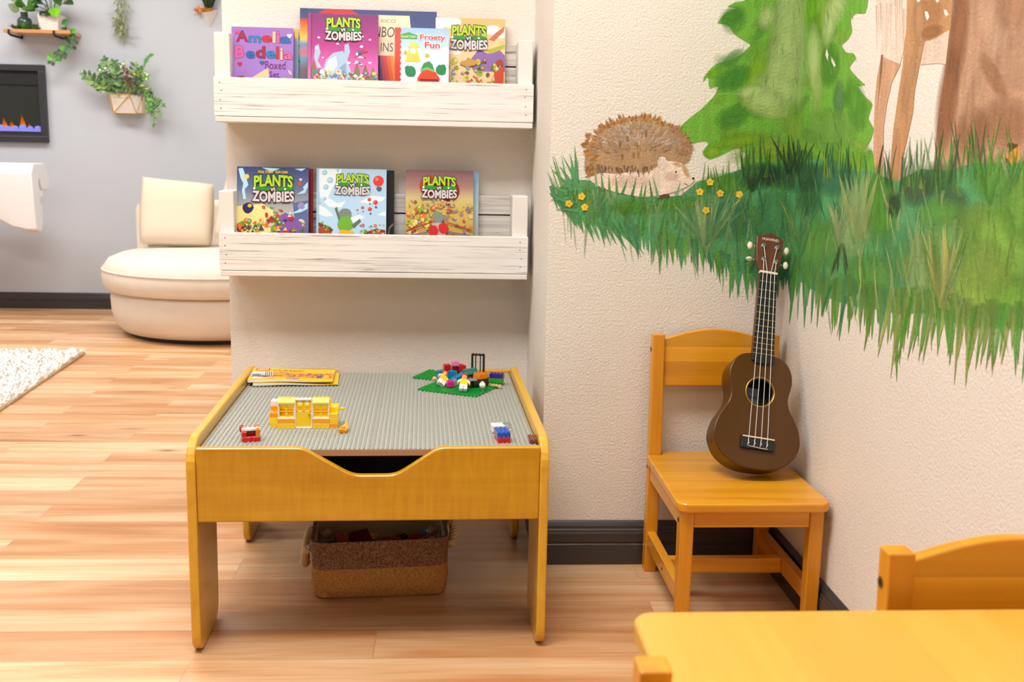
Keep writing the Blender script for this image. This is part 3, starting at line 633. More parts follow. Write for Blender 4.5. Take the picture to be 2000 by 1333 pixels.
def make_chair(name, label, loc, rz, group=None, cw=CW):
    t = thing(name, label, 'chair', loc, (0, 0, rz), group); h = cw/2
    # seat board: rounded front corners, tongue between the back posts
    s = [(-h-.008, -.034), (-h-.008, -.338)]
    s = [(-h-.006, -.030)]+arc(-h-.008+.02, -.352+.02, .02, PI, PI*1.5)+arc(h+.008-.02, -.352+.02, .02, PI*1.5, PI*2)+[(h+.006, -.030), (h-.027, -.030), (h-.027, -.004), (-h+.027, -.004), (-h+.027, -.030)]
    MB().prism(s, SEAT-.018, SEAT, 'xy').build('seat', m_pineseat, t, .004, 3)
    for sg in (-1, 1):
        x0, x1 = sorted((sg*h, sg*(h-.026)))
        # back post leans back a little above the seat
        MB().prism([(-.030, 0), (-.002, 0), (-.004, .26), (.008, PTOP), (-.016, PTOP), (-.030, .27)], x0, x1, 'yz').build('back_post', m_pine, t, .002, 2)
        MB().prism([(-.338, 0), (-.315, 0), (-.308, SEAT-.018), (-.338, SEAT-.018)], x0, x1, 'yz').build('front_leg', m_pine, t, .002, 2)
        a0, a1 = sorted((sg*(h-.003), sg*(h-.021)))
        build_box('seat_rail', a0, a1, -.309, -.030, SEAT-.056, SEAT-.018, m_piney, t, .0015)
        build_box('stretcher', a0, a1, -.314, -.028, .058, .092, m_piney, t, .0015)
        for (yy, zz, r) in ((-.002, PTOP-.034, .0055), (-.017, .235, .0045), (-.322, .225, .0055), (-.19, .074, .0045)):
            xx = sg*h if zz != .074 else sg*(h-.003)
            mb = MB(); mb.tube([(xx-sg*.001, yy, zz), (xx+sg*.0008, yy, zz)], r, 12); b = mb.build('bolt', m_brass, t)
            mb = MB(); mb.tube([(xx, yy, zz), (xx+sg*.0012, yy, zz)], r*.55, 6); mb.build('socket', m_hole, b)
    build_box('front_rail', -h+.026, h-.026, -.334, -.316, SEAT-.052, SEAT-.018, m_pinex, t, .0015)
    build_box('stretcher', -h+.021, h-.021, -.180, -.160, .058, .090, m_pinex, t, .0015)
    n = 20; w = h-.026; lo = PTOP-.112
    arch = [(-w, lo), (w, lo)]+[(w-2*w*i/n, PTOP-.011+.022*math.sin(PI*i/n)) for i in range(n+1)]
    q = MB(); q.X = Matrix.Translation((0, -.0035, 0)) @ Matrix.Translation((0, 0, lo)) @ Matrix.Rotation(math.radians(-3.2), 4, 'X') @ Matrix.Translation((0, 0, -lo))
    q.prism(arch, -.009, .008); q.build('backrest', m_pinex, t, .003, 3)
    return t
make_chair('child_chair', 'honey pine child chair in the wall corner with the brown ukulele on its seat', (.5660, 2.143, 0), .004, 'honey pine child chairs')
make_chair('child_chair', 'honey pine child chair by the right wall, tucked behind the small table', (.5475, .915, 0), .0, 'honey pine child chairs', .264)
make_chair('child_chair', 'honey pine chair at the small table\'s left end, only a post top showing', (.1545, .567, 0), -PI/2, 'honey pine child chairs')

# ================================================================== child table (foreground)
m_pt = wood('pale_honey_pine_top', rgb(224, 176, 82), rgb(212, 152, 46), 1, pw=.118, pax=0, rough=.36, scale=1.2, contrast=.6, coat=.2, pvar=(.93, 1.04))
ZT = .482
ct = thing('child_table', 'honey pine child table with a planked top in the foreground', 'table', (.166, .868, 0), (0, 0, .004))
TWd, TDp = .55, .60
top = arc(.02, -.02, .02, PI, PI/2)+arc(TWd-.02, -.02, .02, PI/2, 0)+arc(TWd-.02, -TDp+.02, .02, 0, -PI/2)+arc(.02, -TDp+.02, .02, -PI/2, -PI)
top = [p for p in top if not (p[0] > .535 and False)]
MB().prism(top, ZT-.02, ZT, 'xy').build('table_top', m_pt, ct, .005, 3)
for (x, y) in ((.030, -.030), (TWd-.031, -.030), (.030, -TDp+.068), (TWd-.031, -TDp+.068)):
    build_box('leg', x, x+.028, y-.038, y, 0, ZT-.02, m_pine, ct, .003)
for (y) in (-.045, -TDp+.055): build_box('apron', .058, TWd-.031, y-.018, y, ZT-.085, ZT-.02, m_pinex, ct, .002)
for x in (.035, TWd-.026): build_box('apron', x, x+.018, -TDp+.068, -.068, ZT-.085, ZT-.02, m_piney, ct, .002)

# ================================================================== ukulele
m_uke = NT('satin_brown_lacquer'); m_uke.base(rgb(78, 46, 5)); m_uke.b.inputs['Specular IOR Level'].default_value = .35; m_uke.set(Roughness=.32); m_uke.b.inputs['Coat Weight'].default_value = .2; m_uke.b.inputs['Coat Roughness'].default_value = .12; m_uke = m_uke.m
m_neck = wood('brown_neck', rgb(112, 66, 44), rgb(88, 48, 30), 2, rough=.32, scale=2, contrast=.7)
m_black = plain('black_fretboard', rgb(26, 25, 27), .38); m_gold = plain('gold_wire', rgb(206, 168, 72), .35, metal=.7); m_bone = plain('cream_bone', rgb(238, 226, 200), .4)
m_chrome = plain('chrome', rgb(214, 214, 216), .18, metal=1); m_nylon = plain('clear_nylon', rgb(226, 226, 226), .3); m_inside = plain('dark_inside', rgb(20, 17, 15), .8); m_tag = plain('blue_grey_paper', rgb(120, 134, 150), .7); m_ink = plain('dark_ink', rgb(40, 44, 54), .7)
uk = bpy.data.objects.new('ukulele', None); COL.objects.link(uk); uk.empty_display_size = .05
tag(uk, 'small brown ukulele standing on the corner chair, its head against the wall', 'ukulele')
ax = Vector((-.465, .1506, .0105)); uk.matrix_world = Matrix.Translation((.6013, 1.9185, .2925)) @ Matrix.Rotation(ax.length, 4, ax.normalized()) @ Matrix.Diagonal((.972, 1, 1.016, 1))
half = [(0, 0), (.03, .0022), (.056, .011), (.077, .028), (.0885, .051), (.0900, .068), (.085, .090), (.0745, .110), (.065, .126), (.0608, .141), (.0612, .154), (.0645, .168), (.0668, .182), (.0645, .202), (.055, .219), (.040, .2295), (.020, .2335), (0, .2345)]
def smooth_half(h, n=4):
    out = []
    for i in range(len(h)-1):
        p0 = h[max(0, i-1)]; p1 = h[i]; p2 = h[i+1]; p3 = h[min(len(h)-1, i+2)]
        if i == 0: p0 = (-h[1][0], h[1][1])
        if i+2 > len(h)-1: p3 = (-h[-2][0], h[-2][1])
        for j in range(n):
            t = j/n; out.append(tuple(.5*(2*p1[k]+(p2[k]-p0[k])*t+(2*p0[k]-5*p1[k]+4*p2[k]-p3[k])*t*t+(3*p1[k]-p0[k]-3*p2[k]+p3[k])*t**3) for k in (0, 1)))
    return out+[h[-1]]
sh = smooth_half(half); outline = [(x, z) for x, z in sh]+[(-x, z) for x, z in reversed(sh[1:-1])]
HZ, HR = .155, .0265; TH = .055
mb = MB(); n = len(outline)
hole = []
for (x, z) in outline:   # soundboard: ring of quads between the outline and the sound hole
    a = math.atan2(z-HZ, x); hole.append((HR*math.cos(a), HZ+HR*math.sin(a)))
vs = [(x, 0, z) for x, z in outline]+[(x, 0, z) for x, z in hole]+[(x, .003, z) for x, z in hole]+[(x, TH, z) for x, z in outline]
mb.mesh(vs, [(i, (i+1) % n, n+(i+1) % n, n+i) for i in range(n)]+[(n+i, n+(i+1) % n, 2*n+(i+1) % n, 2*n+i) for i in range(n)]+[((i+1) % n, i, 3*n+i, 3*n+(i+1) % n) for i in range(n)]+[tuple(range(3*n, 4*n))])
mb.build('body', m_uke, uk, .002, 2, smooth=40)
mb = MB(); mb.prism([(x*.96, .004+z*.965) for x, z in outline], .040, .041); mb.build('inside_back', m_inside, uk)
mb = MB(); mb.face([(-.024, .0395, .128), (.010, .0395, .128), (.010, .0395, .172), (-.024, .0395, .172)]); lb = mb.build('paper_label', m_tag, uk)
mb = MB(); put_text(mb, 'HUAWIND', lambda x, y: (x, .0390, y), -.021, .008, .149, .155, None); mb.build('lettering', m_ink, lb)
def ring(r, w, y, z, n=40):
    mb = MB(); mb.tube([(r*math.cos(2*PI*i/n), y, z+r*math.sin(2*PI*i/n)) for i in range(n+1)], w, 6, cap=False); return mb
ring(HR+.0035, .0008, -.0002, HZ).build('rosette', m_gold, uk)
def neck_pt(z): return -.0045
mb = MB(); mb.prism([(-.0225, .222), (.0225, .222), (.0186, .4065), (-.0186, .4065)], -.001, .013); mb.build('neck', m_neck, uk, .004, 3)
mb = MB(); mb.prism([(-.0235, .2175), (-.012, .2125), (.012, .2125), (.0235, .2175), (.0186, .405), (-.0186, .405)], -.0052, -.0006); fb = mb.build('fretboard', m_black, uk, .0006)
SCALE = .4065-.0585
for k in range(1, 13):
    z = .4065-SCALE*(1-2**(-k/12)); w = .0186+(.4065-z)/.184*.0042
    mb = MB(); mb.tube([(-w, -.0055, z), (w, -.0055, z)], .0007, 6); mb.build('fret', m_gold, fb)
build_box('nut', -.0192, .0192, -.0075, .004, .405, .4095, m_bone, uk, .0006)
hd = [(-.0165, .409), (.0165, .409), (.0215, .420), (.0265, .432), (.0292, .470), (.0290, .486), (.018, .491), (.006, .4955), (0, .4985), (-.006, .4955), (-.018, .491), (-.0290, .486), (-.0292, .470), (-.0265, .432), (-.0215, .420)]
mb = MB(); mb.prism(hd, -.001, .011); hs = mb.build('headstock', m_neck, uk, .001, 2)
mb = MB(); put_text(mb, 'HUAWIND', lambda x, y: (x, -.0015, y), -.0175, .0185, .4795, .4850, None, .012); mb.build('lettering', m_bone, hs)
for (x, z) in ((-.0145, .4665), (.0150, .4665), (-.0125, .4365), (.0150, .4345)):
    sg = -1 if x < 0 else 1
    mb = MB(); mb.cyl((x, -.001, z), .0048, -.002, 14, 'y'); mb.cyl((x, -.002, z), .0022, -.008, 10, 'y'); tp = mb.build('tuning_post', m_chrome, uk, smooth=True)
    mb = MB(); mb.tube([(sg*.027, .008, z), (sg*.0355, .008, z)], .0014, 8); mb.ball((sg*.030, .008, z), .0022, 8, 6); mb.build('peg_shaft', m_chrome, tp)
    mb = MB(); mb.ball((sg*.0405, .008, z), .0075, 14, 10, sc=(.8, .55, 1.12) if not (sg < 0 and z < .45) else (1.0, 1.0, .5)); mb.build('peg_button', m_bone, tp, smooth=True)
build_box('bridge', -.0345, .0345, -.0075, 0, .038, .0625, m_black, uk, .0012)
mb = MB(); mb.tube([(-.0325, -.0088, .0605), (.0335, -.0088, .0605)], .0014, 8); mb.build('saddle', m_bone, uk)
for i, x in enumerate((-.0205, -.0075, .0055, .0185)):
    nx = (-.0125, -.0042, .0042, .0125)[i]; px, pz = ((-.0145, .4665), (-.0125, .4365), (.0150, .4345), (.0150, .4665))[[1, 0, 3, 2][i]]
    mb = MB(); mb.tube([(x, -.0078, .046), (x, -.0102, .0605), (nx, -.0078, .4075), (px, -.0055, pz)], .00062, 6)
    mb.tube([(x-.0015, -.0082, .043), (x+.0018, -.0088, .049), (x-.001, -.0088, .053), (x+.001, -.009, .057)], .0006, 5); mb.build('string', m_nylon, uk)
mb = MB(); mb.tube([(-.0205, -.0082, .0425), (-.0075, -.0084, .0415), (.0055, -.0084, .0405), (.0205, -.0082, .0405)], .0006, 5); mb.build('string_tail', m_nylon, uk)

# ================================================================== pallet-board bookshelves
def whitewash():
    t = NT('whitewashed_pallet_wood')
    def sn(sc, d, dist):
        v = t.coord(sc); return t.noise(v, 1.0, d, .6, dist)
    c = t.ramp(sn((2.2, 60, 60), 5, 1.0), [(.32, rgb(222, 217, 211)), (.46, rgb(236, 232, 227)), (.7, rgb(241, 238, 233))])
    lines = t.ramp(sn((2.0, 210, 210), 5, 2.2), [(.355, rgb(128, 120, 112)), (.385, rgb(226, 222, 218)), (.43, rgb(255, 255, 255))])
    c = t.mix(.85, c, lines, 'MULTIPLY'); t.base(c); t.set(Roughness=.55); t.bump(sn((3, 110, 110), 3, .8), .25, .001); return t.m
def greywash():
    t = NT('weathered_grey_pallet_wood')
    def sn(sc, d, dist):
        v = t.coord(sc); return t.noise(v, 1.0, d, .6, dist)
    c = t.ramp(sn((2, 70, 70), 5, 1.0), [(.3, rgb(176, 170, 164)), (.6, rgb(226, 220, 212))])
    c = t.mix(.8, c, t.ramp(sn((3, 160, 160), 4, 1.0), [(.36, rgb(120, 112, 106)), (.40, rgb(255, 255, 255))]), 'MULTIPLY'); t.base(c); t.set(Roughness=.65); return t.m
m_ww, m_gw = whitewash(), greywash()
m_wp = plain('white_painted_wood', rgb(234, 229, 222), .5, var=.05, scale=20)
YS = 2.528   # front face of the shelves
def make_shelf(label, x0, x1, z0, z1, pl, pr, ptop, bt):
    t = thing('wall_bookshelf', label, 'bookshelf', (0, 0, 0), group='white pallet-wood bookshelves')
    fl = z0+.0125
    build_box('front_board', x0, x1, YS, YS+.019, fl+.0012, z1, m_ww, t, .0015)
    build_box('bottom_board', x0+.002, x1-.001, YS-.001, Y_BOOK, z0, fl, m_wp, t, .0015)
    for (a, b) in (pl, pr): build_box('end_post', a, b, YS+.0192, Y_BOOK, fl, ptop, m_wp, t, .003)
    zz = fl+.006
    for h in (.057, .070, .062):
        if zz+.02 > ptop: break
        build_box('back_board', pl[1], pr[0], Y_BOOK-.022, Y_BOOK-.006, zz, min(zz+h, ptop-.004), m_gw, t, .001); zz += h+.004
    for sx, xs in ((-1, x0+.017), (1, x1-.018)):
        for q in (.2, .42, .66, .86):
            mb = MB(); mb.cyl((xs+rnd.uniform(-.003, .003), YS+.0002, fl+(z1-fl)*q), .0014, -.0005, 8, 'y'); mb.build('nail_head', m_dark, t)
    return fl
p1 = on_y(417, 62, 2.55); p2 = on_y(448, 62, 2.55); p3 = on_y(1013, 78, 2.55); p4 = on_y(1042, 78, 2.55)
FL1 = make_shelf('upper whitewashed pallet-wood shelf holding six picture books', -.5564, .1973, .9549, 1.058, (p1.x, p2.x), (p3.x, p4.x), (p1.z+p3.z)/2, 0)
p1 = on_y(427, 374, 2.55); p2 = on_y(456, 374, 2.55); p3 = on_y(1001, 381, 2.55); p4 = on_y(1032, 381, 2.55)
FL2 = make_shelf('lower whitewashed pallet-wood shelf holding three pairs of comic books', -.5545, .192, .5893, .694, (p1.x, p2.x), (p3.x, p4.x), (p1.z+p3.z)/2, 0)

# ================================================================== books
m_art = attr_mat('printed_gloss_cover', .28, .35)
m_page = plain('book_pages', rgb(232, 226, 212), .7)
br = random.Random(23)
WH = rgb(250, 250, 250); BK = rgb(28, 26, 30)
class Cover:
    """the printed front of a book: u runs 0..1 across, d runs downward in book widths"""
    def __init__(s, W, H, prof=None): s.W, s.H, s.mb, s.k, s.tx = W, H, MB(), 0, MB(); s.D = H/W
    def p(s, u, d, e): return ((u-.5)*s.W, -.0003-e*.000018, s.H-d*s.W)
    def poly(s, pts, col, cols=None):
        s.k += 1; q = [(min(.998, max(.002, a)), min(s.D-.003, max(.002, b))) for a, b in pts]
        s.mb.face([s.p(a, b, s.k) for a, b in q], cols if cols else col); return s
    def grad(s, stops, u0=0, u1=1):
        for (d0, c0), (d1, c1) in zip(stops, stops[1:]):
            s.k += 1; s.mb.face([s.p(u0, d1, s.k), s.p(u1, d1, s.k), s.p(u1, d0, s.k), s.p(u0, d0, s.k)], [c1, c1, c0, c0])
    def blob(s, u, d, r, col, sx=1, n=12, wob=0):
        return s.poly([(u+r*sx*(1+br.uniform(-wob, wob))*math.cos(2*PI*i/n), d+r*(1+br.uniform(-wob, wob))*math.sin(2*PI*i/n)) for i in range(n)], col)
    def text(s, t, u0, u1, d0, d1, col, bold=0, out=None, ob=.06, arch=0, sh=0):
        fn = lambda e: (lambda x, y: s.p(x, y, e))
        s.k += 2
        if out: put_text(s.tx, t, fn(s.k), u0, u1, d1, d0, out, bold+ob, arch=arch, sh=sh); s.k += 2
        put_text(s.tx, t, fn(s.k), u0, u1, d1, d0, col, bold, arch=arch, sh=sh)
    def crowd(s, n, u0, u1, d0, d1, cols, r0=.012, r1=.04):
        for _ in range(n):
            u, d = br.uniform(u0, u1), br.uniform(d0, d1); r = br.uniform(r0, r1); c = jit(br.choice(cols), .15, br)
            k = br.random()
            if k < .45: s.blob(u, d, r, c, br.uniform(.6, 1.2), 9, .18)
            elif k < .75: s.poly([(u-r, d+r*.6), (u, d-r), (u+r, d+r*.5)], c)
            else: s.poly([(u-r, d), (u-r*.2, d-r*.7), (u+r, d-r*.1), (u+r*.2, d+r*.8)], c)
            if r > .024 and br.random() < .6: s.blob(u+r*.2, d-r*.2, r*.42, mixc(c, WH if br.random() < .6 else BK, .45), 1, 8, .1)
    def pvz(s, u0, u1, d0, d1, dark):
        """the two-line title lettering with its leafy band"""
        h = d1-d0; m = d0+h*.5
        s.text('PLANTS', u0, u1, d0, d0+h*.44, rgb(176, 214, 36), .038, rgb(24, 66, 20), .06, arch=-.018)
        s.poly([(u0-.02, m), (u0+.05, m-.03), ((u0+u1)/2, m-.012), (u1-.05, m-.03), (u1+.03, m), (u1-.03, m+.035), ((u0+u1)/2, m+.028), (u0+.03, m+.035)], rgb(52, 142, 44))
        s.blob(u0+.0, m, .016, WH, 1, 8); s.blob(u1-.1, m+.004, .014, WH, 1, 8)
        c = (u0+u1)/2; s.poly([(c-.05, m-.025), (c+.05, m-.02), (c+.045, m+.05), (c-.045, m+.05)], dark)
        s.text('VS.', c-.038, c+.042, m-.012, m+.036, WH, .02)
        s.text('ZOMBIES', u0-.02, u1+.02, d0+h*.60, d1, rgb(212, 208, 212), .034, dark, .06, arch=.012)
def make_book(label, px0, px1, pyt, tilt_y0, tilt_y1, floor, th, spine, cover, art=None, group=None, ratio=None, back=None, name='book', rot=0):
    """px0..px1, pyt: where the cover's top edge lies; it leans from tilt_y0 at the shelf to tilt_y1 at its top"""
    a = on_y(px0, pyt[0], tilt_y1); b = on_y(px1, pyt[1], tilt_y1); W = b.x-a.x; zt = (a.z+b.z)/2; rise = zt-floor; run = tilt_y1-tilt_y0
    H = math.hypot(rise, run); t = thing(name, label, 'book', ((a.x+b.x)/2, tilt_y0, floor), (-math.atan2(run, rise), 0, rot), group)
    co = Cover(W, H)
    if art: art(co)
    mb = MB(); mb.box(-W/2, W/2, 0, .0022, 0, H, cover); mb.box(-W/2, W/2, th-.0022, th, 0, H, back or cover); mb.box(-W/2, -W/2+.0022, .0022, th-.0022, 0, H, spine)
    c = mb.build('cover', m_art, t)
    if co.mb.f: co.mb.build('cover_art', m_art, c)
    if co.tx.f: co.tx.build('title_lettering', m_art, c)
    build_box('pages', -W/2+.0022, W/2-.002, .0022, th-.0022, .002, H-.003, m_page, t)
    return t
CROWD = [rgb(122, 168, 52), rgb(86, 132, 44), rgb(206, 176, 52), rgb(160, 92, 52), rgb(96, 120, 70), rgb(190, 70, 50), rgb(110, 84, 120), rgb(60, 92, 50), rgb(226, 196, 130)]
TITLE_D = BK
def art_letters(c):
    c.grad([(0, rgb(150, 108, 190)), (.6, rgb(158, 120, 200)), (c.D, rgb(140, 96, 184))])
    cols = [rgb(150, 20, 60), rgb(30, 100, 170), rgb(226, 90, 160), rgb(240, 190, 150), rgb(190, 30, 40), rgb(20, 120, 180)]
    def word(t, xs, d0, d1, off):
        for i, ch in enumerate(t):
            u0, u1, lo = xs[i]; up = ch.isupper() or ch in 'ldi'; c.text(ch, u0, u1, d0+(0 if up else .07)+lo, d1+lo, cols[(i*5+off) % 6], .03, rgb(64, 30, 100), .016)
    word('Amelia', [(.09, .26, 0), (.29, .47, .01), (.50, .64, 0), (.675, .705, 0), (.74, .77, 0), (.80, .95, .01)], .07, .24, 0)
    word('Bedelia', [(.07, .20, 0), (.25, .37, .01), (.41, .54, 0), (.575, .70, 0), (.735, .76, 0), (.80, .825, .02), (.86, .98, .01)], .32, .50, 2)
    c.text('Boxed', .55, .88, .55, .68, rgb(110, 34, 110), .0); c.text('Set', .62, .78, .72, .81, rgb(110, 34, 110), .0)
    for (u, d, cc) in ((.14, .60, rgb(196, 30, 60)), (.94, .12, rgb(230, 220, 250)), (.50, .57, rgb(40, 90, 170))):
        c.blob(u-.02, d, .022, cc); c.blob(u+.02, d, .022, cc); c.poly([(u-.04, d+.008), (u+.04, d+.008), (u, d+.055)], cc)
    c.poly([(.05, .05), (.09, .09), (.13, .04), (.12, .10), (.14, .13), (.09, .11), (.06, .13)], rgb(226, 60, 110))
    c.poly([(.92, .68), (.97, .72), (.99, .78), (.94, .75)], rgb(226, 196, 170)); c.poly([(.35, .82), (.60, .66), (.64, .95), (.40, .99)], rgb(240, 196, 150)); c.poly([(.42, .85), (.57, .80), (.60, .99), (.44, .99)], rgb(150, 200, 220))
    c.blob(.16, .93, .13, rgb(120, 36, 40), 1.1, 14, .05); c.blob(.86, .86, .06, rgb(140, 190, 70), 1, 10, .2); c.poly([(.72, .92), (.98, .88), (.98, .96), (.74, 1.0)], rgb(74, 40, 130))
def art_rainbow(c):
    c.grad([(0, rgb(66, 78, 130)), (c.D, rgb(50, 80, 150))])
    def band(r0, r1, col, cx=.30, cy=1.0, sx=1.0):
        n = 20; o = [(cx+r1*sx*math.cos(PI*(1+i/n)), cy+r1*1.25*math.sin(PI*(1+i/n))) for i in range(n+1)]+[(cx+r0*sx*math.cos(PI*(2-i/n)), cy+r0*1.25*math.sin(PI*(2-i/n))) for i in range(n+1)]
        c.poly(o, col)
    cols = [rgb(206, 50, 60), rgb(232, 80, 36), rgb(240, 140, 36), rgb(244, 206, 60), rgb(150, 200, 170), rgb(90, 170, 210), rgb(206, 110, 150)]
    for i, col in enumerate(cols): band(.30-.035*i-.04, .30-.035*i, col, .28, .36)
    for i, col in enumerate([rgb(110, 60, 90), rgb(206, 60, 40), rgb(232, 90, 30), rgb(244, 150, 30), rgb(248, 206, 40), rgb(170, 200, 90), rgb(80, 150, 190)]): band(.52-.04*i-.045, .52-.04*i, col, .36, .98)
    for i, col in enumerate([rgb(92, 60, 110), rgb(180, 60, 90), rgb(214, 56, 40), rgb(234, 96, 34), rgb(244, 150, 34), rgb(248, 206, 50), rgb(170, 200, 110)]): c.poly([(.535+i*.026, .2), (.563+i*.026, .2), (.64+i*.026, .7), (.61+i*.026, .7)], col)
    for (u, d) in ((.86, .30), (.93, .34), (.80, .36), (.90, .40)): c.blob(u, d, .07, rgb(246, 196, 170), 1.2, 14)
    c.poly([(.30, .035), (.80, .035), (.815, .17), (.80, .33), (.30, .33)], rgb(246, 226, 192))
    c.text('RICO', .59, .70, .065, .09, rgb(150, 120, 90), 0); c.text('RAINBOW', .425, .768, .12, .195, rgb(64, 46, 60), .0, sh=.02); c.text('INS', .59, .68, .235, .30, rgb(64, 46, 60), .0, sh=.02)
    c.grad([(0, rgb(56, 66, 110)), (.07, rgb(70, 80, 130)), (.09, rgb(214, 70, 50)), (.16, rgb(240, 150, 40)), (.22, rgb(246, 206, 70)), (.26, rgb(90, 160, 210)), (.32, rgb(226, 110, 130)), (.36, rgb(110, 170, 200)), (.44, rgb(130, 120, 130)), (c.D, rgb(120, 96, 80))], 0, .055)
def art_pink(c):
    c.grad([(0, rgb(126, 38, 112)), (.45, rgb(176, 58, 140)), (.75, rgb(218, 96, 178)), (c.D, rgb(226, 130, 190))])
    for u, d, h in ((.08, .72, .30), (.02, .8, .26), (.70, .74, .22), (.82, .76, .3), (.93, .8, .22), (.16, .82, .22)):
        for j in range(3): c.poly([(u-.05-.02*j, d+j*h*.3+.1), (u, d+j*h*.25-.06), (u+.05+.02*j, d+j*h*.3+.1)], jit(rgb(120, 104, 60), .1, br))
    c.poly([(.14, .98), (.22, .80), (.26, .66), (.36, .56), (.50, .53), (.56, .64), (.60, .78), (.66, .98)], rgb(168, 194, 220)); c.poly([(.24, .8), (.30, .66), (.40, .60), (.42, .74), (.34, .86)], rgb(206, 222, 240)); c.poly([(.42, .95), (.46, .76), (.54, .7), (.56, .9)], rgb(130, 158, 196))
    c.poly([(.10, .47), (.15, .44), (.18, .56), (.14, .68), (.2, .78), (.14, .78), (.09, .64)], rgb(168, 194, 220)); c.poly([(.52, .44), (.58, .42), (.60, .54), (.56, .66), (.52, .58)], rgb(168, 194, 220))
    for _ in range(13): c.blob(br.uniform(.05, .95), br.uniform(.30, .7), br.uniform(.01, .02), WH, 1.4, 8, .2)
    c.crowd(80, .05, .97, .82, 1.02, [WH, rgb(236, 230, 240), rgb(200, 176, 60), rgb(120, 110, 60), rgb(200, 60, 90), rgb(90, 120, 150), rgb(240, 200, 60), rgb(110, 150, 60)], .012, .04)
    c.crowd(12, .66, .85, .50, .72, [rgb(60, 90, 150), rgb(130, 110, 50), rgb(200, 60, 70), WH], .012, .028)
    c.grad([(0, rgb(150, 50, 130)), (c.D, rgb(220, 120, 186))], 0, .045)
    c.pvz(.27, .74, .075, .37, BK)
def art_frosty(c):
    c.grad([(0, rgb(150, 196, 236)), (.35, rgb(186, 218, 244)), (.5, rgb(226, 240, 250)), (c.D, rgb(240, 246, 252))])
    for _ in range(12): c.blob(br.uniform(.15, .98), br.uniform(.40, .62), br.uniform(.05, .10), jit(rgb(226, 236, 248), .03, br), 1.3, 12, .08)
    for _ in range(26): c.blob(br.uniform(.14, .98), br.uniform(.02, .6), br.uniform(.006, .012), WH, 1, 6)
    for u in (.30, .38): c.poly([(u-.10, .62), (u, .26), (u+.10, .62)], rgb(206, 206, 60)); c.blob(.34, .42, .055, rgb(250, 246, 236)); c.poly([(.24, .36), (.34, .24), (.47, .34), (.38, .36)], rgb(220, 216, 70))
    c.blob(.60, .50, .045, rgb(176, 190, 40), 1, 10, .2); c.blob(.20, .46, .035, rgb(190, 176, 50), 1, 10, .2)
    # red sled between two green bushes, a green knitted cap on it
    c.blob(.30, .80, .10, rgb(22, 132, 74), 1, 16, .10); c.blob(.24, .74, .05, rgb(22, 132, 74), 1, 10, .1); c.blob(.86, .76, .10, rgb(22, 132, 74), 1, 16, .10); c.blob(.90, .70, .045, rgb(22, 132, 74), 1, 10, .1)
    c.poly([(.44, 1.02), (.42, .92), (.50, .80), (.60, .76), (.76, .80), (.84, .92), (.82, 1.02)], rgb(226, 62, 30)); c.poly([(.46, .93), (.82, .93), (.80, .97), (.48, .97)], rgb(120, 30, 20))
    c.poly([(.48, .76), (.54, .64), (.64, .60), (.70, .66), (.74, .78), (.60, .75)], rgb(40, 146, 76)); c.poly([(.48, .76), (.60, .71), (.74, .77), (.74, .80), (.60, .76), (.48, .80)], rgb(120, 186, 100))
    c.poly([(.0, 0), (.105, 0)]+[(.105+(.02 if i % 2 else -.008), i*.05) for i in range(1, 28)]+[(0, 1.38)], rgb(206, 52, 26))
    c.poly([(.10, .13), (.16, .11), (.26, .08), (.34, .11), (.41, .13), (.41, .20), (.10, .20)], rgb(60, 160, 60)); c.text('SESAME STREET', .12, .395, .145, .185, rgb(250, 236, 120), .0)
    c.text('Frosty', .47, .93, .12, .235, rgb(222, 52, 28), .03, WH, .05); c.text('Fun', .56, .83, .255, .36, rgb(222, 52, 28), .03, WH, .05)
def art_dino(c):
    c.grad([(0, rgb(246, 182, 116)), (.35, rgb(250, 204, 150)), (.6, rgb(246, 214, 170)), (c.D, rgb(200, 160, 90))])
    for (u, d, r) in ((.12, .04, .09), (.22, .06, .09), (.05, .10, .06), (.82, .16, .07), (.92, .20, .08), (.70, .17, .06), (.20, .46, .06), (.30, .48, .05)): c.blob(u, d, r, rgb(252, 244, 232), 1.6, 14, .06)
    c.poly([(.48, .62), (.62, .44), (.76, .50), (.90, .42), (1, .52), (1, .76), (.55, .76)], rgb(140, 104, 172)); c.poly([(.86, .2), (.99, .10), (.98, .18), (.84, .32), (.76, .30)], rgb(196, 110, 80)); c.poly([(.70, .46), (.99, .36), (.99, .42), (.8, .50)], rgb(176, 180, 60))
    c.crowd(120, .02, .98, .60, 1.12, [rgb(150, 160, 40), rgb(196, 170, 40), rgb(104, 120, 40), rgb(170, 70, 40), rgb(200, 196, 80), rgb(120, 150, 190), rgb(206, 90, 40), rgb(90, 90, 50), rgb(226, 150, 50), rgb(200, 150, 70)], .014, .055)
    c.poly([(.02, .72), (.16, .64), (.22, .70), (.16, .80), (.24, .98), (.12, .98), (.04, .86)], rgb(190, 168, 50)); c.poly([(.34, .66), (.48, .58), (.62, .62), (.56, .68), (.44, .70)], rgb(196, 150, 60)); c.poly([(.84, .80), (.98, .66), (.98, .92), (.86, .94)], rgb(196, 66, 40))
    c.poly([(.78, 1.12), (.86, 1.0), (.98, .98), (.98, 1.12)], rgb(232, 120, 40))
    c.pvz(.24, .72, .125, .44, rgb(46, 44, 60))
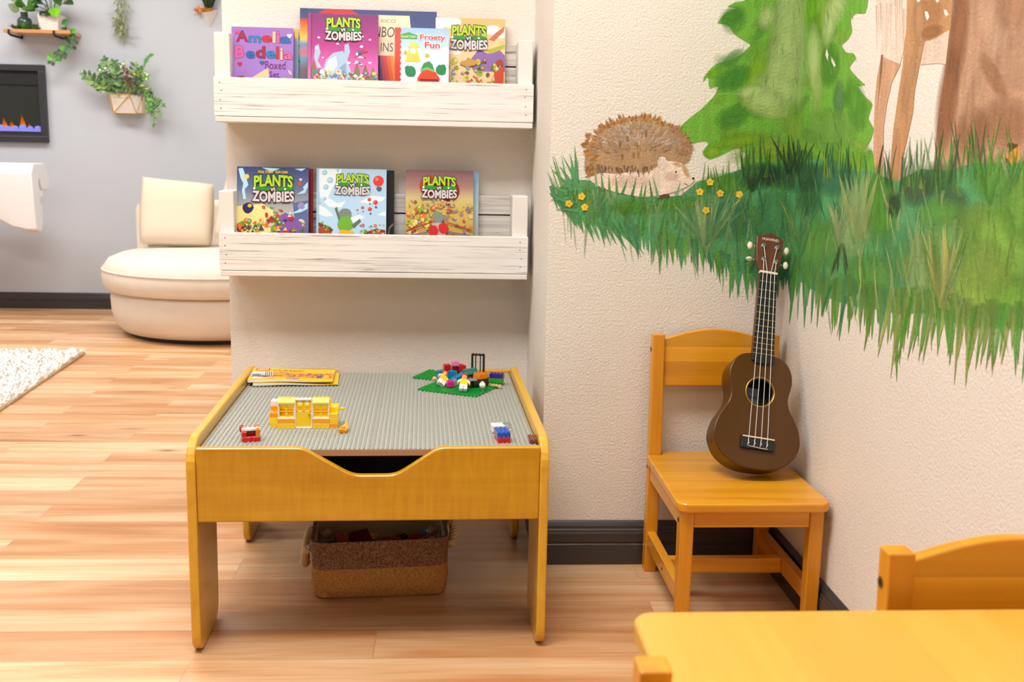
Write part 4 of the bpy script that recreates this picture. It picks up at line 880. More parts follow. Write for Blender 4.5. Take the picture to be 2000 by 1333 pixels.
def art_storm(c):
    c.grad([(0, rgb(52, 66, 120)), (.30, rgb(96, 110, 150)), (.52, rgb(160, 166, 170)), (.75, rgb(196, 196, 180)), (c.D, rgb(120, 130, 150))])
    c.poly([(0, .56), (.36, .52), (.60, .68), (.3, 1.2), (0, 1.2)], rgb(240, 226, 150)); c.poly([(.78, .5), (1, .46), (1, 1.2), (.86, 1.2)], rgb(92, 108, 156))
    bolt = rgb(176, 222, 240)
    c.poly([(.02, .03), (.08, .02), (.13, .16), (.16, .26), (.11, .32), (.13, .46), (.09, .46), (.07, .34), (.09, .24), (.05, .16)], bolt); c.poly([(.99, .20), (.92, .28), (.94, .31), (.84, .38), (.95, .36), (.99, .28)], bolt); c.poly([(.99, .50), (.88, .56), (.86, .60), (.74, .66), (.90, .63), (.99, .58)], bolt); c.poly([(.35, .01), (.60, .02), (.48, .07)], bolt); c.poly([(.80, .02), (.96, .01), (.9, .05)], bolt)
    for (u, d, r, cc) in ((.13, .14, .036, rgb(240, 206, 96)), (.16, .58, .075, rgb(46, 42, 96)), (.18, .55, .026, rgb(240, 190, 30)), (.90, .54, .05, rgb(150, 140, 190)), (.88, .23, .03, rgb(170, 90, 40)), (.89, .17, .02, rgb(226, 190, 210)), (.06, .86, .07, rgb(140, 30, 60)), (.12, .76, .03, rgb(244, 210, 60)), (.90, .78, .05, rgb(236, 200, 200))): c.blob(u, d, r, cc, 1.1, 12, .14)
    c.poly([(.50, .74), (.68, .64), (.92, .78), (.88, .96), (.60, .98)], rgb(132, 90, 166)); c.poly([(.56, 1.08), (.60, .92), (.72, .90), (.80, .98), (.78, 1.08)], rgb(206, 40, 44)); c.poly([(.40, .80), (.56, .66), (.62, .70), (.52, .86)], rgb(176, 110, 70))
    c.crowd(95, .03, .96, .74, 1.12, [rgb(110, 160, 50), rgb(232, 160, 30), rgb(226, 120, 40), rgb(150, 190, 60), rgb(180, 50, 50), rgb(90, 60, 110), rgb(84, 120, 50), rgb(220, 196, 170)], .014, .045)
    c.crowd(14, .36, .78, .56, .72, [rgb(110, 150, 50), rgb(200, 50, 50), rgb(180, 100, 60), rgb(226, 220, 210)], .014, .036)
    c.text('PAUL TOBIN', .30, .50, .055, .092, rgb(240, 200, 60), .02); c.text('RON CHAN', .545, .71, .055, .092, rgb(240, 200, 60), .02)
    c.pvz(.245, .775, .135, .48, rgb(74, 22, 26))
def art_sky(c):
    c.grad([(0, rgb(172, 206, 232)), (.5, rgb(176, 214, 240)), (c.D, rgb(190, 224, 244))])
    cl = rgb(226, 236, 246)
    c.poly([(.01, .01), (.36, .01), (.30, .14), (.22, .30), (.16, .42), (.30, .50), (.42, .46), (.36, .56), (.18, .56), (.05, .42), (.01, .24)], cl); c.poly([(.01, .52), (.14, .58), (.24, .68), (.14, .70), (.01, .66)], cl); c.poly([(.60, .48), (.80, .38), (.99, .40), (.94, .46), (.74, .50)], cl); c.poly([(.40, .74), (.62, .66), (.70, .70), (.52, .78)], cl); c.poly([(.86, .66), (.99, .60), (.99, .68)], cl)
    for (u, d, r) in ((.11, .06, .04), (.19, .17, .045), (.13, .27, .04), (.11, .44, .03), (.05, .50, .02), (.30, .03, .02)): c.blob(u, d, r, rgb(146, 196, 214), 1, 14); c.blob(u-.008, d-.008, r*.7, rgb(176, 214, 230), 1, 12)
    for (u, d, r) in ((.885, .17, .078), (.755, .44, .026), (.845, .48, .034), (.66, .56, .022), (.765, .58, .030), (.585, .595, .014)): c.blob(u, d, r, rgb(222, 56, 44), 1, 18); c.blob(u-r*.3, d-r*.35, r*.35, rgb(240, 120, 100), 1, 10); c.blob(u+.01, d+r+.035, r*.5, rgb(86, 92, 110), 1, 8, .2)
    c.poly([(.01, .80), (.22, .90), (.20, 1.2), (.01, 1.2)], rgb(176, 74, 52)); c.poly([(.01, .77), (.24, .88), (.22, .92), (.01, .82)], rgb(120, 60, 44)); c.poly([(.58, .96), (.86, .88), (.99, .90), (.99, 1.2), (.60, 1.2)], rgb(190, 80, 56)); c.poly([(.56, .96), (.86, .86), (.99, .88), (.99, .92), (.86, .90), (.58, .99)], rgb(120, 58, 46)); c.poly([(.05, .93), (.12, .945), (.12, .98), (.05, .965)], rgb(40, 46, 70))
    # green shrub and yellow hedge in the middle of the street
    c.blob(.41, .66, .085, rgb(120, 140, 120), 1.1, 16, .08); c.blob(.41, .80, .12, rgb(112, 176, 56), .95, 16, .12); c.poly([(.26, .58), (.29, .55), (.34, .72), (.32, .76)], rgb(96, 116, 96)); c.poly([(.50, .82), (.62, .72), (.64, .76), (.54, .86)], rgb(96, 116, 96)); c.poly([(.28, .98), (.36, .88), (.52, .90), (.58, .98), (.54, 1.1), (.30, 1.1)], rgb(240, 176, 40))
    c.crowd(26, .58, .98, .80, .98, [rgb(110, 160, 50), rgb(206, 200, 60), rgb(226, 120, 90), rgb(120, 180, 210)], .012, .032)
    c.crowd(10, .02, .22, .78, .90, [rgb(130, 160, 60), rgb(180, 180, 60)], .012, .026)
    c.pvz(.29, .74, .095, .365, rgb(66, 54, 66))
    c.grad([(0, rgb(150, 190, 220)), (c.D, rgb(170, 206, 236))], 0, .03)
def art_ring(c):
    c.grad([(0, rgb(124, 82, 92)), (.25, rgb(170, 128, 120)), (.42, rgb(206, 190, 130)), (.6, rgb(206, 180, 90)), (c.D, rgb(170, 110, 60))])
    c.blob(.34, .23, .155, rgb(192, 52, 34), .9, 24); c.blob(.64, .30, .165, rgb(150, 30, 28), .95, 24)
    c.crowd(170, .02, .98, .44, 1.12, [rgb(206, 196, 80), rgb(150, 160, 60), rgb(226, 150, 60), rgb(190, 90, 50), rgb(120, 130, 110), rgb(232, 190, 150), rgb(170, 60, 50), rgb(150, 120, 140), rgb(206, 110, 60)], .014, .042)
    c.crowd(34, .02, .34, .50, .9, [rgb(210, 200, 70), rgb(226, 120, 50), rgb(150, 170, 60), rgb(240, 200, 90)], .02, .05)
    for (a, b, cc) in ((.76, .90, rgb(170, 50, 44)), (.90, .98, rgb(90, 110, 160))):
        c.poly([(.01, b), (.40, a), (.40, a+.016), (.01, b+.02)], cc); c.poly([(.99, b-.02), (.60, a), (.60, a+.016), (.99, b)], cc)
    c.blob(.48, .70, .085, rgb(126, 140, 128), 1, 14, .08); c.poly([(.40, .78), (.58, .78), (.60, 1.1), (.40, 1.1)], rgb(190, 170, 170)); c.blob(.41, .90, .085, rgb(206, 36, 36), .9, 14, .06); c.blob(.56, .86, .085, rgb(206, 40, 36), .9, 14, .06)
    c.pvz(.26, .73, .115, .405, rgb(70, 34, 34))
YF = YS+.019
pv = 'comic books with the same two-line title on the shelves'
make_book('big blue picture book with a rainbow and cream title panel, behind the pink book', 586, 853, (14, 25), 2.600, 2.634, FL1, .012, rgb(70, 96, 140), rgb(60, 74, 124), art_rainbow)
make_book('purple boxed book set with multicoloured letters at the left of the upper shelf', 452, 573, (50, 57), 2.556, 2.594, FL1, .024, rgb(120, 84, 170), rgb(150, 108, 190), art_letters)
make_book('purple and pink comic book with a snow heap on its cover', 602, 739, (26, 29), 2.558, 2.598, FL1, .011, rgb(150, 60, 130), rgb(176, 58, 140), art_pink, pv)
make_book('orange-sky comic book at the right of the upper shelf', 851, 987, (35, 37), 2.590, 2.632, FL1, .010, rgb(236, 170, 110), rgb(246, 190, 130), art_dino, pv)
make_book('small pale blue board book with a red spine and red title letters', 771, 877, (53, 57), 2.560, 2.588, FL1, .014, rgb(206, 52, 26), rgb(226, 236, 248), art_frosty)
make_book('dark stormy-blue comic book with lightning at the left of the lower shelf', 463, 603, (325, 328), 2.562, 2.604, FL2, .011, rgb(60, 70, 120), rgb(74, 84, 130), art_storm, pv)
make_book('red book showing only its right strip behind the stormy-blue comic', 476, 611, (327, 330), 2.592, 2.626, FL2, .010, rgb(150, 24, 34), rgb(150, 26, 36))
make_book('light blue comic book with red balloons in the middle of the lower shelf', 619, 755, (329, 331), 2.562, 2.604, FL2, .011, rgb(170, 206, 236), rgb(176, 214, 240), art_sky, pv)
def art_blackbook(c): 
    c.poly([(.90, .98), (.93, .82), (.99, .76), (.99, .79), (.945, .84), (.925, .97)], rgb(150, 130, 110))
make_book('black book showing only its right strip behind the light blue comic', 634, 770, (331, 333), 2.592, 2.626, FL2, .010, rgb(30, 28, 32), rgb(32, 29, 33), art_blackbook)
make_book('brown-red comic book with two red globes at the right of the lower shelf', 793, 925, (332, 334), 2.562, 2.604, FL2, .011, rgb(150, 110, 100), rgb(170, 128, 120), art_ring, pv)
def art_pale(c): c.grad([(0, rgb(140, 190, 226)), (.5, rgb(190, 220, 236)), (c.D, rgb(206, 196, 140))])
make_book('pale blue book showing only its right strip behind the brown-red comic', 803, 935, (334, 336), 2.592, 2.626, FL2, .010, rgb(150, 190, 220), rgb(160, 200, 226), art_pale)
def art_strip(c): c.grad([(0, rgb(240, 180, 60)), (.16, rgb(240, 180, 60)), (.17, rgb(150, 190, 220)), (c.D, rgb(150, 190, 220))])
make_book('slim orange and pale blue book peeping out behind the purple boxed set', 470, 583, (54, 57), 2.602, 2.634, FL1, .012, rgb(214, 170, 120), rgb(150, 190, 220), art_strip)

# ================================================================== toy bricks
S_ = .008; BH = .0096
TOY = dict(red=rgb(200, 18, 22), blue=rgb(10, 86, 186), white=rgb(242, 242, 240), yellow=rgb(252, 206, 10), lyellow=rgb(252, 218, 20), orange=rgb(250, 164, 10), dorange=rgb(226, 124, 14), green=rgb(0, 150, 54), black=rgb(28, 28, 30), pink=rgb(240, 130, 190), magenta=rgb(214, 22, 140), azure=rgb(0, 130, 186), teal=rgb(0, 112, 100), purple=rgb(68, 30, 140), tan=rgb(220, 200, 130), brown=rgb(120, 54, 24), grey=rgb(150, 156, 160), dred=rgb(120, 14, 22), bgreen=rgb(40, 160, 40), skin=rgb(250, 190, 30), peach=rgb(246, 180, 110), salmon=rgb(196, 80, 70))
def toymat(c): return plain('toy_plastic_'+c, TOY[c], .22, coat=.3)
m_clear = NT('clear_toy_plastic'); m_clear.set(Roughness=.08, IOR=1.45); m_clear.b.inputs['Transmission Weight'].default_value = .85; m_clear.base(rgb(244, 246, 248)); m_clear = m_clear.m
m_smoke = NT('smoky_clear_plastic'); m_smoke.set(Roughness=.1, IOR=1.4); m_smoke.b.inputs['Transmission Weight'].default_value = .8; m_smoke.base(rgb(190, 214, 206)); m_smoke = m_smoke.m
def brick_mb(nx, ny, h=BH, studs=True, mb=None, at=(0, 0, 0), hollow=True):
    mb = mb or MB(); x0, y0, z0 = at; g = .0001
    mb.box(x0+g, x0+nx*S_-g, y0+g, y0+ny*S_-g, z0, z0+h)
    if studs:
        for i in range(nx):
            for j in range(ny): mb.lathe([(.0024, 0), (.0024, .0017)], 12, (x0+(i+.5)*S_, y0+(j+.5)*S_, z0+h))
    return mb
def brick(label, c, nx, ny, px, h=BH, z=None, rz=0, tilt=(0, 0), mat=None, group=None, studs=True, name='toy_brick', world=None):
    """loose brick whose front-left bottom corner stands on pixel px of the board"""
    zz = (ZB+.0018) if z is None else z
    p = world if world is not None else on_z(px[0], px[1], zz)
    o = brick_mb(nx, ny, h, studs).build(name, mat or toymat(c), None, .0003, 1)
    o.location = p; o.rotation_euler = (tilt[0], tilt[1], TROT+rz); return tag(o, label, 'toy brick', group)
# ---- the yellow toy house
hp = on_z(526, 838, ZB+.0002)
house = thing('toy_house', 'yellow toy-brick house front with a door and two white-framed windows on the studded board', 'toy house', hp, (0, 0, TROT))
def hb(name, c, x, y, z, nx, ny, h=BH, studs=False): return brick_mb(nx, ny, h, studs, None, (x*S_, y*S_, z*BH)).build(name, toymat(c), house, .0003, 1)
for (c, x, y, z, nx, ny, st) in [('yellow',2,0,0,4,2,0),('orange',2,0,1,4,2,0),('yellow',10,0,0,4,2,0),('orange',10,0,1,4,2,0),('yellow',0,1,0,2,2,0),('lyellow',0,1,1,2,2,0),('orange',0,1,2,2,2,1),('yellow',0,3,0,2,4,0),('yellow',0,3,1,2,4,0),('orange',0,3,2,2,4,0),('orange',0,3,3,2,2,0),('white',0,3,4,2,2,1),
    ('orange',2,5,0,4,1,0),('yellow',2,5,1,4,1,0),('orange',2,5,2,4,1,0),('yellow',2,5,3,4,1,0),('yellow',2,5,4,4,1,1),('yellow',6,5,0,4,1,0),('yellow',6,5,1,4,1,0),('yellow',6,5,2,4,1,0),('yellow',6,5,3,4,1,0),('orange',10,5,0,4,1,0),('yellow',10,5,1,4,1,0),('orange',10,5,2,4,1,0),('yellow',10,5,3,4,1,0),('yellow',10,5,4,4,1,1),
    ('orange',14,0,0,2,2,0),('yellow',14,0,1,2,2,0),('yellow',14,0,2,2,2,1),('yellow',14,2,0,2,3,0),('yellow',14,2,1,2,3,0),('yellow',14,2,2,2,3,0),('lyellow',14,2,3,2,3,1)]:
    hb('brick', c, x, y, z, nx, ny, BH, bool(st))
for x in (2, 10):
    w = MB(); X0, X1, Z0, Z1 = x*S_+.0002, (x+4)*S_-.0002, 2*BH, 5*BH
    w.box(X0, X1, .001, .012, Z0, Z0+.0028); w.box(X0, X1, .001, .012, Z1-.0016, Z1); w.box(X0, X0+.0018, .001, .012, Z0+.0028, Z1-.0016); w.box(X1-.0018, X1, .001, .012, Z0+.0028, Z1-.0016)
    fr = w.build('window_frame', toymat('white'), house, .0002, 1)
    w = MB(); xm = (X0+X1)/2; zm = Z0+.013
    for (a, b) in ((X0+.0018, xm-.0002), (xm+.0002, X1-.0018)):
        w.box(a, a+.0014, .003, .005, Z0+.003, Z1-.0018); w.box(b-.0014, b, .003, .005, Z0+.003, Z1-.0018); w.box(a, b, .003, .005, zm, zm+.0014); w.box(a, b, .003, .005, Z0+.003, Z0+.0044); w.box(a, b, .003, .005, Z1-.0034, Z1-.0018)
    w.build('casement', toymat('lyellow'), fr)
    r = MB(); r.prism([(0, 5*BH), (.008, 6*BH), (.016, 6*BH), (.016, 5*BH)], X0, X1, 'yz')
    r.prism([(0, 5*BH), (.0, 5*BH+.0025), (.0075, 6*BH), (.008, 6*BH)], X0, X1, 'yz')
    for i in range(4): r.lathe([(.0024, 0), (.0024, .0017)], 12, ((x+i+.5)*S_, .012, 6*BH))
    r.build('roof_slope', toymat('lyellow'), house, .0002, 1)
w = MB(); X0, X1 = 6*S_+.0002, 10*S_-.0002
w.box(X0, X0+.0016, 0, .008, 0, 6*BH-.001); w.box(X1-.0016, X1, 0, .008, 0, 6*BH-.001); w.box(X0, X1, 0, .008, 0, .0032); w.box(X0, X1, 0, .008, 6*BH-.003, 6*BH)
for i in range(4): w.lathe([(.0024, 0), (.0024, .0017)], 12, ((6+i+.5)*S_, .004, 6*BH))
w.build('door_frame', toymat('white'), house, .0002, 1)
w = MB(); a, b = X0+.0018, X1-.0018; w.box(a, b, .002, .0045, .0035, .031)
for (p, q, z0, z1) in ((a, a+.0035, .031, .054), (b-.0035, b, .031, .054), (a+.0115, b-.0115, .031, .054), (a, b, .031, .034), (a, b, .0435, .0455), (a, b, .0515, .054)): w.box(p, q, .002, .0045, z0, z1)
d = w.build('door', toymat('yellow'), house, .0003, 1)
w = MB(); w.ball((b-.0035, .0005, .0275), .0022, 10, 8); w.build('door_knob', toymat('dorange'), d, smooth=True)
w = MB(); w.tube([(16*S_, .030, 3.3*BH), (16*S_+.011, .030, 3.3*BH)], .0020, 10); w.build('rod', toymat('yellow'), house)
# ---- red shop front
p = on_z(473, 866, ZB+.0002)
kiosk = thing('toy_kiosk', 'little red toy-brick kiosk with a white top at the near left of the board', 'toy', p, (0, 0, TROT+.26))
def kb(name, c, x, y, z, nx, ny, h=BH, studs=False): return brick_mb(nx, ny, h, studs, None, (x*S_, y*S_, z)).build(name, toymat(c), kiosk, .0003, 1)
kb('brick', 'red', 0, 0, 0, 2, 2); kb('brick', 'red', 2, 0, 0, 2, 2); kb('brick', 'red', 0, 0, BH, 1, 1, BH, True); kb('brick', 'dorange', 3, 0, BH, 1, 1, BH*1.4, True); kb('brick', 'dred', 0, 1.6, BH, 4, .4 and 1); kb('top_plate', 'white', 0, 1, 2*BH, 4, 1, .0042, True)
kb('brick', 'red', -.3, 2.2, BH*1.7, 1, 1, BH, True); kb('brick', 'dorange', 3, 2.2, BH*1.7, 1, 1, BH, True); kb('rear_brick', 'red', 0, 2.2, 0, 4, 1, BH*1.7)
# ---- orange scoop
p = on_z(668, 846, ZB+.0018)
w = MB(); w.prism([(-.0065, 0), (.0065, 0), (.0085, .014), (.004, .022), (.0025, .034), (-.0005, .036), (-.0025, .024), (-.0075, .014)], 0, .0045, 'xy')
for y in (.004, .008, .012): w.box(-.005, .005, y, y+.0016, .0045, .0062)
w.box(-.0065, .0065, -.0015, 0, 0, .008)
o = w.build('toy_shovel', toymat('orange'), None, .0008, 2); o.location = p; o.rotation_euler = (math.radians(16), 0, TROT-.22); tag(o, 'orange plastic toy shovel piece lying by the yellow toy house', 'toy piece')
# ---- right-hand pieces
p = on_z(972, 867, ZB+.0002)
st = thing('brick_stack', 'blue toy brick stacked on a red one near the table front', 'toy brick', p, (0, 0, TROT+.10))
brick_mb(3, 5).build('red_brick', toymat('red'), st, .0003, 1); o = brick_mb(3, 5, BH, True, None, (0, .002, BH)).build('blue_brick', toymat('blue'), st, .0003, 1); o['label'] = 'blue brick'; st.children[0]['label'] = 'red brick'
brick('white toy brick lying beside the blue and red stack', 'white', 3, 3, (962, 846), BH*1.3, rz=.12)
brick('clear colourless toy brick behind the white brick', 'white', 2, 2, (986, 843), BH*1.25, rz=.5, mat=m_clear)
brick('reddish-brown toy plate in the near right corner of the board', 'brown', 2, 5, (1034, 867), .0032*1.8, rz=0.0)
# ---- green plates and the heap on them
zg = ZB+.0018
def green_plate(label, corner, nx, ny, rz):
    p = on_z(corner[0], corner[1], zg); o = brick_mb(nx, ny, .0026, True).build('toy_baseplate', toymat('green'), None, .0002, 1)
    o.location = p; o.rotation_euler = (0, 0, rz); return tag(o, label, 'toy baseplate')
green_plate('small green toy baseplate at the back edge, left of the toy heap', (805, 739), 6, 12, .32*0-.40)
gp0 = on_z(930, 776, zg); gpl = on_z(832, 757, zg); gpr = on_z(982, 752, zg)
va = (gpl-gp0); vb = (gpr-gp0); ang = math.atan2(vb.y, vb.x)
nx_, ny_ = max(8, round(vb.length/S_)), max(8, round(va.length/S_))
o = brick_mb(nx_, ny_, .0026, True).build('toy_baseplate', toymat('green'), None, .0002, 1); o.location = gp0; o.rotation_euler = (0, 0, ang); tag(o, 'green toy baseplate set cornerwise under the heap of bricks and figures', 'toy baseplate')
zt = zg+.0044
hg = 'bricks in the heap on the green plate'
def at(px, py, z=zt): return on_z(px, py, z)
def hbk(label, c, nx, ny, px, py, rz, h=BH, dz=0, tilt=(0, 0), mat=None, studs=True, own=False):
    w = at(px, py, zt+dz) if own else at(px, py, zt)+Vector((0, 0, dz))
    return brick(label, c, nx, ny, None, h, rz=rz, tilt=tilt, mat=mat, group=hg, studs=studs, world=w)
hbk('long black toy brick in the middle of the heap', 'black', 6, 3, 925, 758, .72, BH*1.9)
hbk('orange toy brick lying on top of the black one', 'dorange', 3, 3, 937, 742, .62, BH*1.1, BH*1.9+.0018, own=True)
hbk('bright green toy brick under the purple brick at the heap\'s right end', 'bgreen', 4, 2, 955, 748, -.30, BH*1.1)
hbk('purple toy brick at the right end of the heap', 'purple', 4, 2, 955, 748, -.30, BH*1.05, BH*1.1+.0002)
hbk('thin tan toy plate in front of the purple brick', 'tan', 4, 1, 953, 754, -.50, .0034)
hbk('teal toy brick tipped over on the back of the heap', 'teal', 4, 2, 906, 738, .22, BH*1.15, BH*1.9, (.95, -.12), own=True)
hbk('red toy brick holding up the teal one', 'red', 3, 2, 908, 748, .3, BH*1.6)
hbk('red toy brick behind the teal one', 'red', 2, 3, 899, 733, .5, BH*2.2)
hbk('dark red toy brick under the pink one at the back', 'dred', 2, 2, 884, 736, .2, BH*2.4)
hbk('pink toy brick at the back left top of the heap', 'pink', 2, 2, 884, 736, .2, BH*1.0, BH*2.4+.0018)
hbk('bright red toy brick behind the seated toy figure', 'red', 2, 2, 868, 735, .25, BH*2.6)
hbk('azure toy brick behind the left toy figure\'s arm', 'azure', 2, 2, 884, 740, .8, BH*1.6)
hbk('small azure toy brick at the far left of the heap', 'azure', 2, 2, 858, 742, .5, BH*1.9)
hbk('long azure toy plate sloping between the two toy figures', 'azure', 2, 6, 874, 749, -.86, .0038, .004, (.28, 0))
hbk('magenta toy brick lying on its side at the heap\'s front', 'magenta', 2, 2, 873, 758, .1, BH*1.3, .001)
hbk('grey toy brick beside the magenta one', 'grey', 1, 2, 889, 754, .4, BH*1.2)
hbk('dark red toy brick beside the right toy figure', 'dred', 1, 2, 917, 757, .1, BH*1.9)
hbk('light grey toy plate on top of the heap centre', 'grey', 3, 2, 914, 746, .4, .0032, BH*1.7, own=True)
o = MB(); o.ball((0, 0, .0085), .0072, 16, 12); o.cyl((0, 0, .0148), .0026, .002, 12)
ob = o.build('toy_ball_piece', toymat('white'), None, smooth=True); ob.location = at(942, 763); tag(ob, 'round white toy head piece on a clear stud at the plate\'s front corner', 'toy piece')
s2 = brick_mb(1, 1, .0034, True, None, (-.004, -.004, -.0035)); so = s2.build('clear_stud', m_smoke, ob); ob.location.z += .0035
p = at(920, 734, ZB+.0018)
jw = thing('toy_gate', 'upright black barred toy window frame at the back of the heap', 'toy piece', p, (0, 0, TROT-.22))
w = MB(); Wg, Hg = 4*S_, .052; w.box(0, .0046, 0, .006, 0, Hg); w.box(Wg-.0046, Wg, 0, .006, 0, Hg); w.box(.0032, Wg-.0032, 0, .005, Hg-.0036, Hg); w.box(.0032, Wg-.0032, 0, .005, 0, .003)
for i in range(4): w.lathe([(.0024, 0), (.0024, .0017)], 12, ((i+.5)*S_, .0025, Hg))
w.build('frame', toymat('black'), jw, .0002, 1)
for x in (.0105, .0215): MB().tube([(x, .0025, .003), (x, .0025, Hg-.003)], .0014, 8).build('bar', toymat('black'), jw)
for z in (.012, .033): MB().tube([(.003, .0025, z), (Wg-.003, .0025, z)], .0006, 6).build('crossbar', toymat('grey'), jw)
# ---- two toy figures lying in the heap
def toy_figure(label, px, py, rot, hair, z0):
    t = thing('toy_figure', label, 'toy figure', on_z(px, py, z0), rot, 'small toy figures in the heap'); t.scale = (1.12, 1.12, 1.12)
    w = MB(); w.prism([(-.0078, .0128), (.0078, .0128), (.0060, .0258), (-.0060, .0258)], -.0038, .0038); w.build('torso', toymat('yellow'), t, .0004, 1)
    build_box('hips', -.0078, .0078, -.0038, .0038, .0098, .0126, toymat('white'), t, .0003)
    for sg in (-1, 1):
        x0, x1 = sorted((sg*.0005, sg*.0078)); w = MB(); w.box(x0, x1, -.0038, .0038, .0, .0098); w.box(x0, x1, -.0054, -.0038, 0, .0028); w.build('leg', toymat('white'), t, .0004, 1)
        w = MB(); w.tube([(sg*.0062, 0, .0246), (sg*.0092, -.001, .0215), (sg*.0112, -.002, .0165)], [.0026, .0026, .0023], 10); a = w.build('arm', toymat('white'), t, smooth=True)
        w = MB(); w.tube([(sg*.0112, -.002, .0160), (sg*.0118, -.0032, .0130)], [.0016, .0020], 8); w.build('hand', toymat('peach'), a, smooth=True)
    w = MB(); w.lathe([(.0030, .0255), (.0050, .0268), (.0052, .0340), (.0042, .0356), (.0024, .0362)], 18); hd_ = w.build('head', toymat('peach'), t, smooth=True)
    w = MB()
    for sg in (-1, 1): w.ball((sg*.0018, -.0050, .0318), .0006, 8, 6)
    w.tube([(-.0016, -.0051, .0290), (0, -.0052, .0284), (.0016, -.0051, .0290)], .0003, 5); w.build('face_print', toymat('black'), hd_)
    w = MB()
    for k in range(26):
        a = 2*PI*k/26*1.9; r = .0052; zz = .0322+.0045*(k/26)
        if math.sin(a) < -.55 and zz < .0352: continue
        w.ball((r*.82*math.cos(a), .001+r*.8*math.sin(a), zz), .0026, 8, 6)
    w.ball((0, .0012, .0362), .0045, 12, 8); w.build('hair', toymat(hair), t, smooth=True)
    return t
toy_figure('toy figure in a yellow vest with curly red hair, leaning back left in the heap', 860, 752, (math.radians(-52), .62, .10), 'red', zt+.004)
toy_figure('toy figure in a yellow vest and red cap, lying right of the magenta brick', 904, 763, (math.radians(-50), .10, -.05), 'red', zt+.004)
w = MB(); w.lathe([(.003, 0), (.005, .0012), (.0052, .008), (.0042, .0098), (.0024, .0104), (.0024, .012)], 18); o = w.build('loose_toy_piece', toymat('peach'), None, smooth=True); o.location = at(848, 741, zt+.004); o.rotation_euler = (1.2, .4, 0); tag(o, 'loose tan round toy piece at the left of the heap', 'toy piece')

# ================================================================== instruction booklets
m_flat = attr_mat('printed_gloss_paper', .3, .3)
def booklet(label, uv, w, h, th, rz, z, cov):
    p = tw(uv[0], uv[1], z); t = thing('instruction_booklet', label, 'booklet', p, (0, 0, TROT+rz), 'building instruction booklets')
    def top(u, v): return (u*w, v*h, th+.0050*math.sin(PI*u*.9)**2*(1-v)*0+.006*(1-u)**2*(.4+.6*v)+.0022*math.sin(u*5.2)*(1-v)+.0015)
    n = 16; mb = MB(); pg = MB()
    for i in range(n):
        for j in range(6):
            u0, u1, v0, v1 = i/n, (i+1)/n, j/6, (j+1)/6; mb.face([top(u0, v0), top(u1, v0), top(u1, v1), top(u0, v1)], rgb(252, 206, 10))
    for i in range(n):
        u0, u1 = i/n, (i+1)/n; low = lambda u: .0015+.004*(1-u)**2*0+.0016*math.sin(u*4)**2
        for v in (0, 1): pg.face([(u0*w, v*h, low(u0)), (u1*w, v*h, low(u1)), tuple(Vector(top(u1, v))-Vector((0, 0, .0002))), tuple(Vector(top(u0, v))-Vector((0, 0, .0002)))])
        pg.face([(u0*w, 0, low(u0)), (u1*w, 0, low(u1)), (u1*w, h, low(u1)), (u0*w, h, low(u0))])
    for u in (0, 1): pg.face([(u*w, 0, .0015), (u*w, h, .0015), tuple(Vector(top(u, 1))-Vector((0, 0, .0002))), tuple(Vector(top(u, 0))-Vector((0, 0, .0002)))])
    c = mb.build('cover', m_flat, t, smooth=True, weld=True); pg.build('pages', m_page, t)
    if cov:
        ar, tx = MB(), MB(); K = [0]
        def F(u, v):
            q = top(u, v); return (q[0], q[1], q[2]+.00012+K[0]*.000004)
        def strip(u0, u1, v0, v1, col, slant=0):
            K[0] += 1; m = max(1, int((u1-u0)*16)); k2 = max(1, int((v1-v0)*6))
            for i in range(m):
                for j in range(k2):
                    a, b = u0+(u1-u0)*i/m, u0+(u1-u0)*(i+1)/m; e, f = v0+(v1-v0)*j/k2, v0+(v1-v0)*(j+1)/k2
                    ar.face([F(a+slant*(e-v0), e), F(b+slant*(e-v0), e), F(b+slant*(f-v0), f), F(a+slant*(f-v0), f)], col)
        strip(.0, .24, .22, .66, rgb(190, 190, 196)); strip(.24, 1, .22, .66, rgb(236, 160, 50))
        for _ in range(70):
            u = br.uniform(.26, .93); v = br.uniform(.24, .60); strip(u, u+br.uniform(.02, .06), v, min(.66, v+br.uniform(.02, .07)), jit(br.choice([rgb(206, 90, 60), rgb(226, 130, 140), rgb(150, 70, 120), rgb(240, 190, 60), rgb(110, 130, 60), rgb(80, 120, 160), rgb(150, 60, 50), rgb(240, 150, 30)]), .15, br))
        strip(.02, .22, .46, .64, rgb(226, 226, 230)); strip(.03, .12, .26, .44, rgb(120, 116, 116)); strip(.10, .24, .22, .32, rgb(30, 80, 170)); strip(.17, .25, .20, .24, rgb(40, 40, 44))
        for i in range(4): strip(.19+i*.022, .201+i*.022, .30, .64, rgb(34, 34, 36), -.08); strip(.201+i*.022, .211+i*.022, .30, .64, rgb(244, 244, 244), -.08)
        strip(.80, .86, .24, .46, rgb(60, 100, 160)); strip(.89, .94, .26, .46, rgb(240, 214, 90)); strip(.44, .60, .08, .24, rgb(190, 160, 130)); strip(.22, .30, .08, .22, rgb(240, 170, 150)); strip(.06, .16, .07, .18, rgb(250, 250, 248))
        strip(.035, .205, .76, .96, rgb(222, 84, 30)); K[0] += 3
        put_text(tx, 'LEGO', lambda x, y: F(x, y), .055, .185, .80, .92, rgb(255, 250, 240), .03); put_text(tx, 'CLASSIC', lambda x, y: F(x, y), .245, .62, .745, .865, rgb(60, 50, 20), .0)
        ar.build('cover_art', m_flat, c); tx.build('title_lettering', m_flat, c)
    return t
booklet('lower instruction booklet, peeping out to the right under the yellow one', (.016, .520), .186, .118, .0030, .055, ZB+.0018, False)
booklet('yellow landscape instruction booklet with red emblem lying curled at the board\'s back left', (.004, .525), .186, .118, .0042, .030, ZB+.0085, True)

